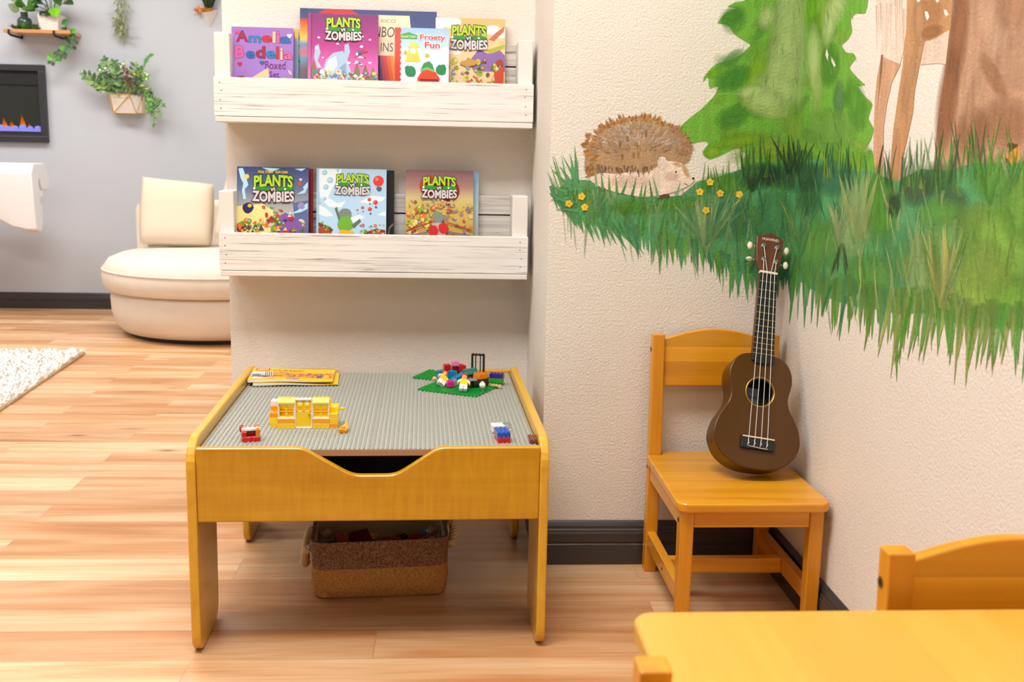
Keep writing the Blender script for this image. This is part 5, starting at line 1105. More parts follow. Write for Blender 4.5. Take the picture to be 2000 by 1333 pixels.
# ================================================================== rope-handled basket under the table
def fabric(name, c1, c2, s=420, b=.5):
    t = NT(name); v = t.coord((1, 1, .35)); v2 = t.coord((.35, .35, 1)); a = t.noise(v, s, 2, .6); d = t.noise(v2, s, 2, .6)
    f = t.math('MULTIPLY', t.math('ADD', a, d), .5); t.base(t.ramp(f, [(.40, c2), (.60, c1)])); t.set(Roughness=.9); t.b.inputs['Specular IOR Level'].default_value = .15; t.bump(f, b, .001); return t.m
m_brown = fabric('brown_heather_canvas', rgb(176, 140, 112), rgb(84, 58, 46), 700); m_tan = fabric('tan_jute_canvas', rgb(206, 156, 92), rgb(170, 118, 58), 520, .4); m_lining = plain('cream_lining', rgb(214, 190, 150), .85, var=.06); m_rope = plain('cream_cotton_rope', rgb(226, 200, 164), .85, var=.08, scale=90)
bk0 = on_z(600, 1175); bk1 = on_z(868, 1165)
bang = math.atan2(bk1.y-bk0.y, bk1.x-bk0.x); BWd, BDp, BHt = .272, .215, .122
basket = thing('storage_basket', 'brown and tan fabric storage basket with rope handles under the activity table', 'basket', ((bk0.x+bk1.x)/2, (bk0.y+bk1.y)/2+BDp/2, 0), (0, 0, bang))
def sup(w, d, r, n=6):
    o = []
    for cx, cy, a0 in ((w/2-r, d/2-r, 0), (-w/2+r, d/2-r, PI/2), (-w/2+r, -d/2+r, PI), (w/2-r, -d/2+r, PI*1.5)):
        for i in range(n+1): o.append((cx+r*math.cos(a0+PI/2*i/n), cy+r*math.sin(a0+PI/2*i/n)))
    return o
def shell(levels, name, mat, sm=True):
    mb = MB(); n = None; vs = []
    for (w, d, r, z, dip) in levels:
        o = sup(w, d, r); n = len(o); vs += [(x, y, z-dip*(1-abs(2*x/w)**2)*(1 if y < 0 else .2)+(.003 if x > 0 else 0)*(z > .02)) for x, y in o]
    f = []
    for i in range(len(levels)-1):
        for k in range(n): f.append((i*n+k, i*n+(k+1) % n, (i+1)*n+(k+1) % n, (i+1)*n+k))
    return mb.mesh(vs, f).build(name, mat, basket, smooth=sm)
lo = shell([(BWd-.02, BDp-.02, .03, 0.0, 0), (BWd-.004, BDp-.006, .03, .004, 0), (BWd+.006, BDp+.004, .032, .030, 0), (BWd+.004, BDp+.002, .03, .056, .0), (BWd-.002, BDp, .028, .068, .004)], 'lower_body', m_tan)
shell([(BWd+.002, BDp+.003, .028, .066, .005), (BWd+.003, BDp+.003, .026, .095, .003), (BWd+.006, BDp+.004, .026, BHt-.004, .002), (BWd+.004, BDp+.002, .026, BHt, .002), (BWd-.006, BDp-.008, .024, BHt-.001, .002), (BWd-.008, BDp-.010, .024, BHt-.012, .002)], 'upper_band', m_brown)
shell([(BWd-.008, BDp-.010, .024, BHt-.011, .002), (BWd-.012, BDp-.014, .024, .06, 0), (BWd-.016, BDp-.018, .024, .008, 0)], 'lining', m_lining)
mb = MB(); mb.face([(x, y, .006) for x, y in sup(BWd-.014, BDp-.016, .024)]); mb.build('base_panel', m_lining, basket)
def rope(pts, r, name, parent):
    mb = MB(); P = [Vector(p) for p in pts]; fine = []
    for i in range(len(P)-1):
        p0 = P[max(0, i-1)]; p1 = P[i]; p2 = P[i+1]; p3 = P[min(len(P)-1, i+2)]
        for j in range(10):
            t = j/10; fine.append(.5*(2*p1+(p2-p0)*t+(2*p0-5*p1+4*p2-p3)*t*t+(3*p1-p0-3*p2+p3)*t**3))
    fine.append(P[-1])
    for s in range(3):
        q = []; L = 0
        for i, p in enumerate(fine):
            d = (fine[min(i+1, len(fine)-1)]-fine[max(0, i-1)]).normalized(); a = Vector((0, 1, 0)) if abs(d.y) < .9 else Vector((1, 0, 0)); u = d.cross(a).normalized(); w = d.cross(u)
            if i: L += (p-fine[i-1]).length
            th = L/.022*2*PI+2*PI*s/3; q.append(p+(u*math.cos(th)+w*math.sin(th))*r*.55)
        mb.tube(q, r*.62, 8)
    return mb.build(name, m_rope, parent, smooth=True)
rope([(-BWd/2-.003, .055, .092), (-BWd/2-.014, .048, .088), (-BWd/2-.020, .030, .062), (-BWd/2-.017, .002, .040), (-BWd/2-.020, -.030, .052), (-BWd/2-.015, -.050, .084), (-BWd/2-.003, -.056, .092)], .0075, 'rope_handle', basket)
rope([(BWd/2+.004, .055, .092), (BWd/2+.012, .050, .100), (BWd/2+.016, .030, .124), (BWd/2+.017, .0, .132), (BWd/2+.016, -.030, .112), (BWd/2+.013, -.048, .096), (BWd/2+.004, -.055, .090)], .0075, 'rope_handle', basket)
for sx in (-1, 1):
    mb = MB(); mb.ball((sx*(BWd/2-.022), .045, .085), .012, 12, 8, sc=(1.1, 1.2, .9)); mb.build('rope_knot', m_rope, basket, smooth=True)
# loose bricks filling the basket, the visible ones
bx = basket.location; kr = random.Random(5)
def bp(x, y, z): return Vector((bx.x+x*math.cos(bang)-y*math.sin(bang), bx.y+x*math.sin(bang)+y*math.cos(bang), z))
bg = 'loose toy bricks inside the fabric basket'
def bb(label, c, nx, ny, x, y, z, rz, tilt, h=BH):
    o = brick_mb(nx, ny, h, True).build('toy_brick', toymat(c), None, .0003, 1); o.location = bp(x, y, z); o.rotation_euler = (tilt[0], tilt[1], bang+rz); return tag(o, label, 'toy brick', bg)
bb('large salmon toy block at the left of the bricks in the basket', 'salmon', 3, 5, -.083, -.03, .066, .3, (.55, -.10), BH*2)
bb('dark red lattice toy block beside the salmon one in the basket', 'dred', 5, 4, -.056, -.015, .070, .32, (.55, -.08), BH*2)
bb('tan toy plate in the middle of the basket', 'tan', 5, 1, -.012, -.035, .083, .02, (.1, 0), .0034)
bb('red toy plate behind the tan one in the basket', 'red', 5, 2, .004, -.012, .082, -.05, (.2, 0), .0042)
bb('red toy brick in the right half of the basket', 'red', 4, 3, .062, -.02, .074, .1, (.3, .1), BH*1.6)
bb('long salmon toy plate leaning at the right end of the basket', 'salmon', 7, 1, .070, -.040, .083, .25, (.1, -.45), .0036)
bb('azure toy brick at the right end of the basket', 'azure', 2, 2, .098, .0, .086, .6, (.2, .2))
bb('tan toy brick at the basket\'s left front corner', 'tan', 4, 2, -.122, -.078, .076, .1, (.1, .05))
bb('white toy brick near the basket\'s right front corner', 'white', 3, 2, .096, -.02, .088, -.3, (.1, .3), .005)
bb('orange toy piece between red and tan bricks in the basket', 'orange', 2, 1, -.018, -.005, .088, .7, (.5, .2))
dark = ['black', 'dred', 'blue', 'black', 'brown', 'black', 'teal', 'black', 'purple', 'grey']
for i in range(26):
    c = dark[i % len(dark)]; nx, ny = kr.choice([(4, 2), (2, 2), (6, 2), (3, 2)])
    bb('%s toy brick lying low among the others in the basket' % {'dred': 'dark red', 'blue': 'blue', 'black': 'black', 'brown': 'brown', 'teal': 'teal', 'purple': 'purple', 'grey': 'grey'}[c], c, nx, ny, -.115+(i % 7)*.034, -.075+(i//7)*.042, .052+kr.uniform(-.006, .01), kr.uniform(-.6, .6), (kr.uniform(-.2, .2), kr.uniform(-.2, .2)))

# ================================================================== far room: armchair
m_cream = plain('cream_upholstery', rgb(232, 220, 206), .85, spec=.2, var=.04, scale=14, bump=.15, bscale=700, bd=.0008)
m_pillow = plain('ivory_pillow_cloth', rgb(228, 214, 192), .9, spec=.15, bump=.2, bscale=500, bd=.001)
AC = Vector((-1.135, 5.262, 0)); AR = .565
arm = thing('swivel_armchair', 'round cream swivel armchair by the grey wall behind the bookshelf wall', 'armchair', AC, (0, 0, 0))
mb = MB(); mb.lathe([(AR*.80, 0), (AR*.80, .03)], 40); mb.build('plinth', m_dark, arm)
mb = MB(); mb.lathe([(AR*.80, .022), (AR*.86, .026), (AR*.915, .06), (AR*.945, .12), (AR*.95, .19), (AR*.93, .215), (AR*.85, .222)], 56); mb.build('base', m_cream, arm, smooth=60)
mb = MB(); mb.lathe([(AR*.85, .218), (AR*.97, .224), (AR*1.005, .245), (AR*1.015, .29), (AR*1.0, .335), (AR*.955, .370), (AR*.86, .392), (AR*.6, .402), (AR*.2, .405)], 64); sc_ = mb.build('seat_cushion', m_cream, arm, smooth=60)
mb = MB(); mb.tube([(AR*1.008*math.cos(2*PI*i/64), AR*1.008*math.sin(2*PI*i/64), .322) for i in range(65)], .0045, 6, False); mb.build('piping', m_cream, sc_, smooth=True)
mb = MB(); n = 36; a0, a1 = math.radians(-10), math.radians(152)
def backprof(t):
    h = .615+.09*math.sin(PI*min(1, max(0, t)))**.6*0+.02*math.sin(PI*t); return [(AR*.985, .20), (AR*1.0, .36), (AR*1.0, h-.03), (AR*.985, h-.008), (AR*.95, h), (AR*.90, h-.01), (AR*.885, h-.04), (AR*.87, .38)]
vs = []
for i in range(n+1):
    t = i/n; a = a0+(a1-a0)*t
    for r, z in backprof(t): vs.append((r*math.cos(a), r*math.sin(a), z))
k = 8; fs = [(i*k+j, i*k+j+1, (i+1)*k+j+1, (i+1)*k+j) for i in range(n) for j in range(k-1)]+[tuple(range(k)), tuple(range(n*k, n*k+k))[::-1]]
mb.mesh(vs, fs); mb.build('backrest', m_cream, arm, smooth=60)
def pillow(label, c, w, h, th, rot, parent=None):
    mb = MB(); N = 18; vs = []; fs = []
    for side in (1, -1):
        for i in range(N+1):
            for j in range(N+1):
                u, v = -1+2*i/N, -1+2*j/N; e = (1-u**4)*(1-v**4); pin = 1-.05*(1-u*u)*0-.06*(abs(v)**2)*(1-u*u)*1-0
                x = u*w/2*(1-.07*u*u*v*v)*(1-.02*(1-v*v)); z = v*h/2*(1-.07*u*u*v*v)*(1-.02*(1-u*u))+.022*((1-u)/2)**3*((1+v)/2)**3
                vs.append((x, -side*th/2*max(0, e)**.5, z))
        b = (0 if side == 1 else (N+1)**2)
        for i in range(N):
            for j in range(N):
                q = (b+i*(N+1)+j, b+(i+1)*(N+1)+j, b+(i+1)*(N+1)+j+1, b+i*(N+1)+j+1); fs.append(q if side == 1 else q[::-1])
    mb.mesh(vs, fs); o = mb.build('throw_pillow', m_pillow, None, smooth=60, weld=True); o.location = c; o.rotation_euler = rot
    return tag(o, label, 'pillow', 'ivory throw pillows')
pillow('square ivory pillow standing on the armchair seat, left one of two', (-1.395, 5.42, .400+.172), .375, .345, .15, (math.radians(-12), math.radians(2), .10))
pillow('ivory pillow leaning half hidden behind the shelf end, right one of two', (-.985, 5.36, .405+.212), .40, .42, .15, (math.radians(-14), math.radians(9), -.35))

# ================================================================== rug
m_rug = plain('white_rug_backing', rgb(250, 247, 242), .95); m_pile = attr_mat('white_shag', .95)
rc = on_z(165, 692); rr_ = random.Random(3); RZ = math.radians(4.0)
rug = thing('shag_rug', 'white shaggy rug on the floor at the left edge', 'rug', (rc.x, rc.y, 0), (0, 0, RZ))
build_box('backing', -1.6, 0, -2.0, 0, .001, .008, m_rug, rug, .002); build_box('bound_edge', -.006, .004, -2.0, 0, .001, .010, plain('tan_binding', rgb(200, 176, 140), .9), rug, .002)
mb = MB()
for i in range(26000):
    x = -abs(rr_.betavariate(1, 1.4))*1.58; y = -rr_.betavariate(1, 1.25)*1.98; a = rr_.uniform(0, 2*PI); L = rr_.uniform(.016, .034); w = rr_.uniform(.005, .010); z = .007
    if x > -.02: a = rr_.uniform(-1, 1)
    dx, dy = math.cos(a), math.sin(a); b = Vector((x, y, z)); m_ = b+Vector((dx*L*.3, dy*L*.3, L*.55)); t_ = b+Vector((dx*L*.8, dy*L*.8, L*.75)); s = Vector((-dy*w/2, dx*w/2, 0))
    c = jit(rgb(250, 247, 242), .03, rr_); mb.face([b-s, b+s, m_+s*.8, m_-s*.8], c); mb.face([m_-s*.8, m_+s*.8, t_], c)
tag(mb.build('pile', m_pile, rug), kind='stuff')

# ================================================================== fireplace and console on the grey wall
YW = Y_GREY
m_firefr = plain('black_satin_metal', rgb(48, 48, 52), .4); m_firein = plain('dark_firebox', rgb(38, 42, 38), .25); m_matte = plain('matt_black', rgb(10, 10, 12), .6)
tr_ = on_y(88, 127, YW-.02); br_ = on_y(93, 279, YW-.02); FX1, FZ1, FZ0 = (tr_.x+br_.x)/2, tr_.z, br_.z; FX0 = FX1-1.25
fp = thing('electric_fireplace', 'black framed electric fireplace with orange flames on the grey wall', 'fireplace', (FX1, YW, 0))
def fx(x): return x-FX1
w = MB(); W0 = -1.25; d0 = -.03
for (a, b, c, d) in ((W0, 0, FZ1-.034, FZ1), (W0, 0, FZ0, FZ0+.034), (W0, W0+.034, FZ0+.034, FZ1-.034), (-.034, 0, FZ0+.034, FZ1-.034)): w.box(a, b, d0, -.0005, c, d)
w.build('frame', m_firefr, fp, .003)
build_box('firebox_back', W0+.034, -.034, -.003, -.0006, FZ0+.034, FZ1-.034, m_firein, fp)
build_box('heater_slot', W0+.034, -.034, -.012, -.003, FZ1-.034-.072, FZ1-.034, m_matte, fp); build_box('lower_trim', W0+.034, -.034, -.014, -.003, FZ0+.034, FZ0+.062, m_firefr, fp)
m_flame = NT('flame_glow'); m_flame.t.nodes.remove(m_flame.b); em = m_flame.n('Emission'); a_ = m_flame.n('Attribute', attribute_name='Col'); m_flame.l(a_.outputs['Color'], em.inputs[0]); em.inputs[1].default_value = 1.0; m_flame.l(em.outputs[0], m_flame.out.inputs[0]); m_flame = m_flame.m
m_crystal = NT('blue_lit_crystal'); m_crystal.base(rgb(120, 124, 200)); m_crystal.set(Roughness=.15); m_crystal.b.inputs['Emission Color'].default_value = rgb(110, 116, 220); m_crystal.b.inputs['Emission Strength'].default_value = .45; m_crystal = m_crystal.m
fr_ = random.Random(4); fz = FZ0+.062
build_box('lit_ember_bed', W0+.04, -.038, -.022, -.0142, fz-.004, fz+.010, m_crystal, fp)
for i in range(30):
    x = -.055-i*.040; r = fr_.uniform(.014, .026); mb = MB(); mb.ball((x, -.014, fz+r*.8), r, 7, 5, sc=(1.15, .4, .9)); mb.build('crystal', m_crystal, fp)
for i in range(24):
    x = -.10-i*.048+fr_.uniform(-.012, .012); h = fr_.uniform(.035, .10); mb = MB(); c0, c1 = rgb(255, 176, 90), rgb(226, 110, 10)
    mb.face([(x-.022, -.005, fz+.004), (x+.022, -.005, fz+.004), (x+.012, -.005, fz+h*.5), (x-.012, -.005, fz+h*.45)], [c0, c0, c1, c1]); mb.face([(x-.012, -.005, fz+h*.45), (x+.012, -.005, fz+h*.5), (x-.004, -.005, fz+h)], [c1, c1, rgb(120, 60, 16)])
    mb.build('flame', m_flame, fp)
m_con = plain('white_gloss_lacquer', rgb(240, 240, 242), .35)
def console():
    k0 = on_y(62, 318, 5.45); t = thing('wall_console', 'white sculpted wall console below the fireplace, cut off by the photo\'s left edge', 'console', (k0.x-.005, YW, 0))
    # end outline in (depth from wall, height), with the hooked notch at the back
    ends = [(67, 319), (88, 319), (94, 335), (98, 350), (97, 372), (90, 374), (84, 373), (81, 366), (79, 352), (77, 349), (76, 358), (78, 372), (84, 376), (84, 384), (82, 387), (78, 388), (77, 398), (81, 402), (82, 420), (79, 450), (75, 457), (67, 450), (64, 400), (62, 340)]
    prof = [(-.475+(x-62)/36*.24, .815-(y-318)/137*.354) for x, y in ends]
    xs = [0, -.05, -.12, -.18, -.24, -.34, -.8]; mb = MB(); n = len(prof); vs = []
    for x in xs:
        lift = 0 if x > -.06 else min(.11, (-.06-x)*.55)
        for (y, z) in prof:
            zz = max(z, .455+lift) if z < .56 else z; vs.append((x, y, zz))
    fs = [(i*n+j, i*n+(j+1) % n, (i+1)*n+(j+1) % n, (i+1)*n+j) for i in range(len(xs)-1) for j in range(n)]+[tuple(range(n)), tuple(range((len(xs)-1)*n, len(xs)*n))[::-1]]
    mb.mesh(vs, fs); mb.build('body', m_con, t, .006, 2, smooth=35)
    build_box('bracket', -.70, -.60, -.36, -.001, .62, .70, m_con, t)
    mb = MB(); mb.prism([(-.36, .46), (-.30, .46), (-.28, .33), (-.33, .33)], -.34, -.29, 'yz'); mb.build('foot', m_con, t, .006)
console()

# ================================================================== plants
m_leaf = attr_mat('artificial_leaf', .45); m_stem = plain('green_stem', rgb(80, 104, 50), .6); m_bstem = plain('brown_stem', rgb(50, 40, 32), .7); m_ceram = plain('white_ceramic', rgb(236, 226, 218), .35); m_goldp = plain('gold_paint', rgb(214, 172, 96), .4, metal=.35)
lr = random.Random(17)
def leaf(mb, p, d, L, W, col, up=(0, 0, 1), cup=.15):
    d = Vector(d).normalized(); u = Vector(up); s = d.cross(u); s = s.normalized() if s.length > 1e-4 else Vector((1, 0, 0)); nrm = s.cross(d)
    p = Vector(p); pts = []
    for t, w in ((0, .0), (.22, .8), (.5, 1), (.78, .62), (1, 0)): pts.append((p+d*L*t-nrm*cup*L*t*t, w))
    c1, c2 = jit(col, .14, lr), jit(col, .14, lr)
    for (a, wa), (b, wb) in zip(pts, pts[1:]):
        for sg, c in ((1, c1), (-1, c2)):
            q = [a, b, b+s*sg*W/2*wb+nrm*.12*W*wb, a+s*sg*W/2*wa+nrm*.12*W*wa]
            if wa == 0: q = [a, b, q[2]]
            elif wb == 0: q = [a, b, q[3]]
            mb.face(q if sg > 0 else q[::-1], c)
def spray(mb, st, p0, p1, bend, n, L, W, cols, pair=True, r=.0015, droop=0):
    p0, p1 = Vector(p0), Vector(p1); pts = []
    for i in range(n+1):
        t = i/n; pts.append(p0+(p1-p0)*t+Vector(bend)*4*t*(1-t)+Vector((0, 0, -droop*t*t)))
    st.tube(pts, r, 5)
    for i in range(1, n+1):
        d = (pts[i]-pts[i-1]).normalized(); f = lr.uniform(.75, 1.1)*(1-.35*i/n)
        for sg in ((-1, 1) if pair else (1 if i % 2 else -1,)):
            s = d.cross(Vector((0, -1, 0))); s = s.normalized() if s.length > .01 else Vector((1, 0, 0))
            leaf(mb, pts[i], d*.5+s*sg+Vector((0, -.35+lr.uniform(-.3, .2), lr.uniform(-.1, .3))), L*f, W*f, lr.choice(cols), (0, -1, .2))
    leaf(mb, pts[-1], (pts[-1]-pts[-2]), L*.7, W*.7, lr.choice(cols), (0, -1, .2))
YP = YW-.10
def q(px, py, Y=YP): return on_y(px, py, Y)
# faceted planter with greenery
a, b, c_, d_ = q(204, 184), q(273, 187), q(213, 219), q(271, 222)
pl = thing('wall_planter', 'white faceted wall planter with gold edges and mixed greenery on the grey wall', 'planter', (0, 0, 0))
xm, zt_, zb_ = (a.x+b.x)/2, (a.z+b.z)/2, (c_.z+d_.z)/2; xl, xr = a.x, b.x; bl, br2 = c_.x+.006, d_.x+.004
topo = [(xl, YW-.001), (xl, YW-.05), (xl+.03, YP-.005), (xr-.045, YP-.03), (xr, YW-.05), (xr, YW-.001)]
boto = [(bl, YW-.001), (bl, YW-.04), (bl+.012, YP+.022), (br2-.02, YP+.012), (br2, YW-.05), (br2, YW-.001)]
mb = MB(); tv = [(x, y, zt_) for x, y in topo]; bv = [(x, y, zb_) for x, y in boto]; mid = len(tv)
vs = tv+bv; fs = [(0, 1, 7, 6), (1, 2, 7), (2, 8, 7), (2, 3, 8), (3, 9, 8), (3, 4, 9), (4, 10, 9), (4, 5, 11, 10), (6, 7, 8, 9, 10, 11), (5, 0, 6, 11)]
mb.mesh(vs, fs); mb.face([(x, y, zt_-.012) for x, y in topo]); mb.build('pot', m_ceram, pl)
mb = MB()
for (i, j) in ((0, 1), (1, 2), (2, 3), (3, 4), (4, 5), (6, 7), (7, 8), (8, 9), (9, 10), (10, 11), (0, 6), (1, 7), (2, 7), (2, 8), (3, 8), (3, 9), (4, 9), (4, 10), (5, 11)): mb.tube([vs[i], vs[j]], .0028, 6)
mb.build('gold_edging', m_goldp, pl)
gg = [rgb(86, 124, 72), rgb(110, 150, 84), rgb(70, 110, 66), rgb(134, 168, 96)]; bl_ = [rgb(84, 116, 100), rgb(100, 134, 110)]
st, mb = MB(), MB()
base = lambda f: Vector((xl+(xr-xl)*f, YP+.03, zt_-.008))
for (f, px, py, n, L, W, cs) in [(.15, 168, 148, 6, .060, .032, gg), (.2, 178, 158, 5, .06, .034, gg), (.2, 206, 120, 6, .052, .028, gg), (.3, 200, 134, 6, .055, .034, gg+bl_), (.35, 222, 126, 6, .055, .032, gg), (.4, 226, 140, 5, .055, .03, gg+bl_), (.45, 238, 130, 5, .05, .026, bl_+gg), (.5, 216, 152, 4, .06, .03, gg), (.6, 262, 130, 5, .05, .03, gg), (.7, 272, 138, 5, .05, .03, gg), (.85, 283, 150, 5, .045, .028, [rgb(110, 160, 60), rgb(80, 130, 50)]), (.8, 268, 158, 5, .05, .03, bl_), (.3, 196, 166, 5, .05, .028, gg), (.55, 240, 160, 4, .05, .026, gg), (.7, 256, 165, 4, .045, .026, gg), (.9, 290, 178, 4, .045, .026, gg)]:
    e = q(px, py, YP-.02+lr.uniform(-.03, .04)); spray(mb, st, base(f), e, (lr.uniform(-.01, .01), -.015, .02), n, L, W, cs)
mb.build('foliage', m_leaf, pl); st.build('stems', m_stem, pl)
st, mb = MB(), MB()
spray(mb, st, base(.8), q(283, 124, YP), (0, 0, .01), 14, .022, .010, [rgb(96, 160, 50), rgb(70, 130, 40)]); spray(mb, st, q(283, 124, YP), q(298, 107, YP), (0, 0, .01), 10, .016, .009, [rgb(96, 160, 70)])
mb.build('fern_frond', m_leaf, pl); st.build('fern_stem', m_stem, pl)
st, mb = MB(), MB()
for (x0, y0, x1, y1) in ((276, 188, 305, 198), (282, 192, 318, 205), (284, 190, 302, 214), (288, 196, 312, 222), (292, 204, 300, 242), (284, 196, 290, 216)): spray(mb, st, q(x0, y0, YP), q(x1, y1, YP-.02), (.01, 0, .006), 7, .032, .014, [rgb(84, 140, 60), rgb(110, 164, 74), rgb(70, 120, 50)])
mb.build('trailing_sprig', m_leaf, pl); st.build('sprig_stem', m_stem, pl)
mb = MB(); fa, fb_ = q(242, 134, YP-.03), q(259, 172, YP-.03)
for i in range(70):
    t = lr.random(); p = fa+(fb_-fa)*t+Vector((lr.uniform(-.016, .016), lr.uniform(-.012, .012), lr.uniform(-.006, .006))); leaf(mb, p, (lr.uniform(-1, 1), lr.uniform(-1, 0), lr.uniform(-.3, 1)), .022, .010, lr.choice([rgb(176, 110, 110), rgb(150, 84, 80), rgb(196, 140, 140)]))
mb.build('pink_flower_spike', m_leaf, pl)
mb = MB()
for (px, py, n, cs, R) in ((241, 128, 10, [rgb(244, 240, 220)], .02), (213, 138, 12, [rgb(226, 236, 226)], .022), (198, 136, 6, [rgb(236, 236, 230)], .014), (280, 146, 14, [rgb(206, 220, 120), rgb(226, 232, 170)], .024), (281, 166, 14, [rgb(190, 214, 100), rgb(214, 226, 130)], .024), (266, 146, 8, [rgb(214, 210, 40)], .016), (203, 176, 8, [rgb(220, 220, 180)], .016), (252, 179, 16, [rgb(170, 180, 90), rgb(190, 190, 110)], .03), (226, 181, 10, [rgb(140, 160, 70)], .03)):
    p = q(px, py, YP-.035)
    for i in range(n): leaf(mb, p+Vector((lr.uniform(-R, R), lr.uniform(-R, R), lr.uniform(-R, R)*.7)), (lr.uniform(-1, 1), lr.uniform(-1, .2), lr.uniform(-1, 1)), .016, .013, lr.choice(cs))
mb.build('small_blossoms', m_leaf, pl)
# triangular planter
tp_ = thing('corner_wall_planter', 'white triangular wall planter with orange and dark green succulents near the top', 'planter', (0, 0, 0))
L_, R_, B_ = on_y(389, 23, YW-.002), on_y(427, 19, YW-.002), on_y(410, 54, YW-.002); M_ = on_y(402, 24, YW-.075)
mb = MB(); mb.mesh([L_, M_, R_, B_], [(0, 1, 3), (1, 2, 3), (0, 3, 2)]); mb.face([Vector(p)-Vector((0, 0, .008)) for p in (L_, R_, M_)]); mb.build('pot', m_ceram, tp_)
mb = MB(); mid_ = (L_+M_)/2
for i in range(40): leaf(mb, L_*.45+M_*.55+Vector((lr.uniform(-.03, .03), lr.uniform(-.01, .03), -.005)), (lr.uniform(-1, 1), lr.uniform(-.8, .3), lr.uniform(.4, 1.5)), lr.uniform(.03, .05), .016, lr.choice([rgb(240, 130, 40), rgb(246, 150, 70), rgb(226, 196, 40)]))
mb.build('orange_succulent', m_leaf, tp_)
mb = MB(); o_ = on_y(408, 20, YW-.04)
for i in range(46): leaf(mb, o_+Vector((lr.uniform(-.018, .018), lr.uniform(-.012, .012), 0)), (lr.uniform(-.35, .35), lr.uniform(-.3, .3), 1), lr.uniform(.07, .16), .012, lr.choice([rgb(36, 58, 40), rgb(52, 80, 46), rgb(28, 44, 34)]))
mb.build('dark_succulent', m_leaf, tp_)
# hanging moss
ms = thing('hanging_moss_plant', 'pale grey-green moss strand hanging down the grey wall from above', 'plant', (0, 0, 0)); mb = MB()
for (x0, y0, x1, y1, n, R) in ((240, -70, 238, 40, 190, .03), (236, 30, 232, 60, 60, .022), (234, 50, 244, 72, 70, .018), (226, 20, 226, 56, 30, .012)):
    for i in range(n):
        t = lr.random(); p = on_y(x0+(x1-x0)*t, y0+(y1-y0)*t, YW-.035)+Vector((lr.uniform(-R, R), lr.uniform(-.025, .025), 0)); leaf(mb, p, (lr.uniform(-.8, .8), lr.uniform(-.5, .5), lr.uniform(-1, .3)), lr.uniform(.03, .06), .006, lr.choice([rgb(176, 186, 140), rgb(196, 202, 160), rgb(158, 170, 120)]))
mb.build('strands', m_leaf, ms)
pw_ = on_y(240, -75, YW-.02); MB().box(pw_.x-.05, pw_.x+.05, YW-.09, YW-.001, pw_.z, pw_.z+.08).build('pot', m_ceram, ms, .006)
# wooden wall shelf with brackets
s0, s1 = on_y(6, 62, YW-.17), on_y(137, 67, YW-.17); zs = (s0.z+s1.z)/2
ws = thing('wall_shelf', 'small light-wood wall shelf on black brackets above the fireplace', 'shelf', (0, 0, 0))
m_oak = wood('light_oak', rgb(214, 160, 104), rgb(186, 130, 78), 0, scale=2)
build_box('plank', s0.x, s1.x, YW-.17, YW-.001, zs, zs+.018, m_oak, ws, .002)
for px in (18, 106):
    p = on_y(px, 64, YW-.17); mb = MB(); x = p.x; mb.tube([(x, YW-.176, zs+.014), (x, YW-.178, zs-.006), (x, YW-.15, zs-.012), (x, YW-.006, zs-.012)], .006, 8); mb.tube([(x, YW-.006, zs-.012), (x, YW-.006, zs+.05)], .006, 8); mb.build('bracket', m_matte, ws)
zs += .018
# white pot with broad-leaved plant
pa, pb, pc = on_y(78, 29, YW-.10), on_y(120, 30, YW-.10), on_y(82, 62, YW-.10)
pt = thing('potted_plant', 'broad-leaved green plant in a white square pot on the wooden wall shelf', 'potted plant', ((pa.x+pb.x)/2, YW-.09, zs)); W2 = (pb.x-pa.x)/2; Hh = pa.z-zs
mb = MB(); mb.mesh([(-W2*.84, -.045, 0), (W2*.84, -.045, 0), (W2*.84, .045, 0), (-W2*.84, .045, 0), (-W2, -.055, Hh), (W2, -.055, Hh), (W2, .055, Hh), (-W2, .055, Hh)], [(0, 3, 2, 1), (0, 1, 5, 4), (1, 2, 6, 5), (2, 3, 7, 6), (3, 0, 4, 7)]); mb.face([(-W2, -.055, Hh-.008), (W2, -.055, Hh-.008), (W2, .055, Hh-.008), (-W2, .055, Hh-.008)]); mb.build('pot', m_ceram, pt, .004)
mb, st = MB(), MB(); o0 = Vector((0, 0, Hh-.01))
for (x, z, L, W, c) in [(.04, .045, .075, .065, rgb(126, 196, 20)), (.03, .11, .08, .06, rgb(120, 180, 30)), (-.06, .05, .08, .05, rgb(60, 110, 30)), (-.02, .06, .09, .06, rgb(40, 80, 34)), (-.08, .03, .07, .05, rgb(90, 120, 30)), (.09, .08, .08, .05, rgb(54, 90, 30)), (-.05, .12, .09, .06, rgb(100, 180, 40)), (0, .13, .09, .06, rgb(50, 96, 40)), (.07, .13, .08, .05, rgb(70, 120, 36)), (.02, .03, .06, .05, rgb(44, 76, 30)), (-.03, .09, .08, .05, rgb(54, 96, 36)), (.05, .10, .07, .05, rgb(60, 100, 34)), (-.01, .02, .07, .05, rgb(40, 70, 30)), (.1, .12, .06, .04, rgb(110, 130, 40)), (-.07, .09, .08, .05, rgb(60, 110, 40))]:
    e = o0+Vector((x*.8, -.03+lr.uniform(-.02, .03), z)); st.tube([o0+Vector((x*.2, 0, -.005)), (o0+e)/2+Vector((0, 0, .01)), e], .002, 5); leaf(mb, e, (x*6+lr.uniform(-.4, .4), -.8, lr.uniform(-.7, .3)), L, W, c, (0, -.8, .6), .25)
mb.build('leaves', m_leaf, pt); st.build('stems', m_stem, pt)
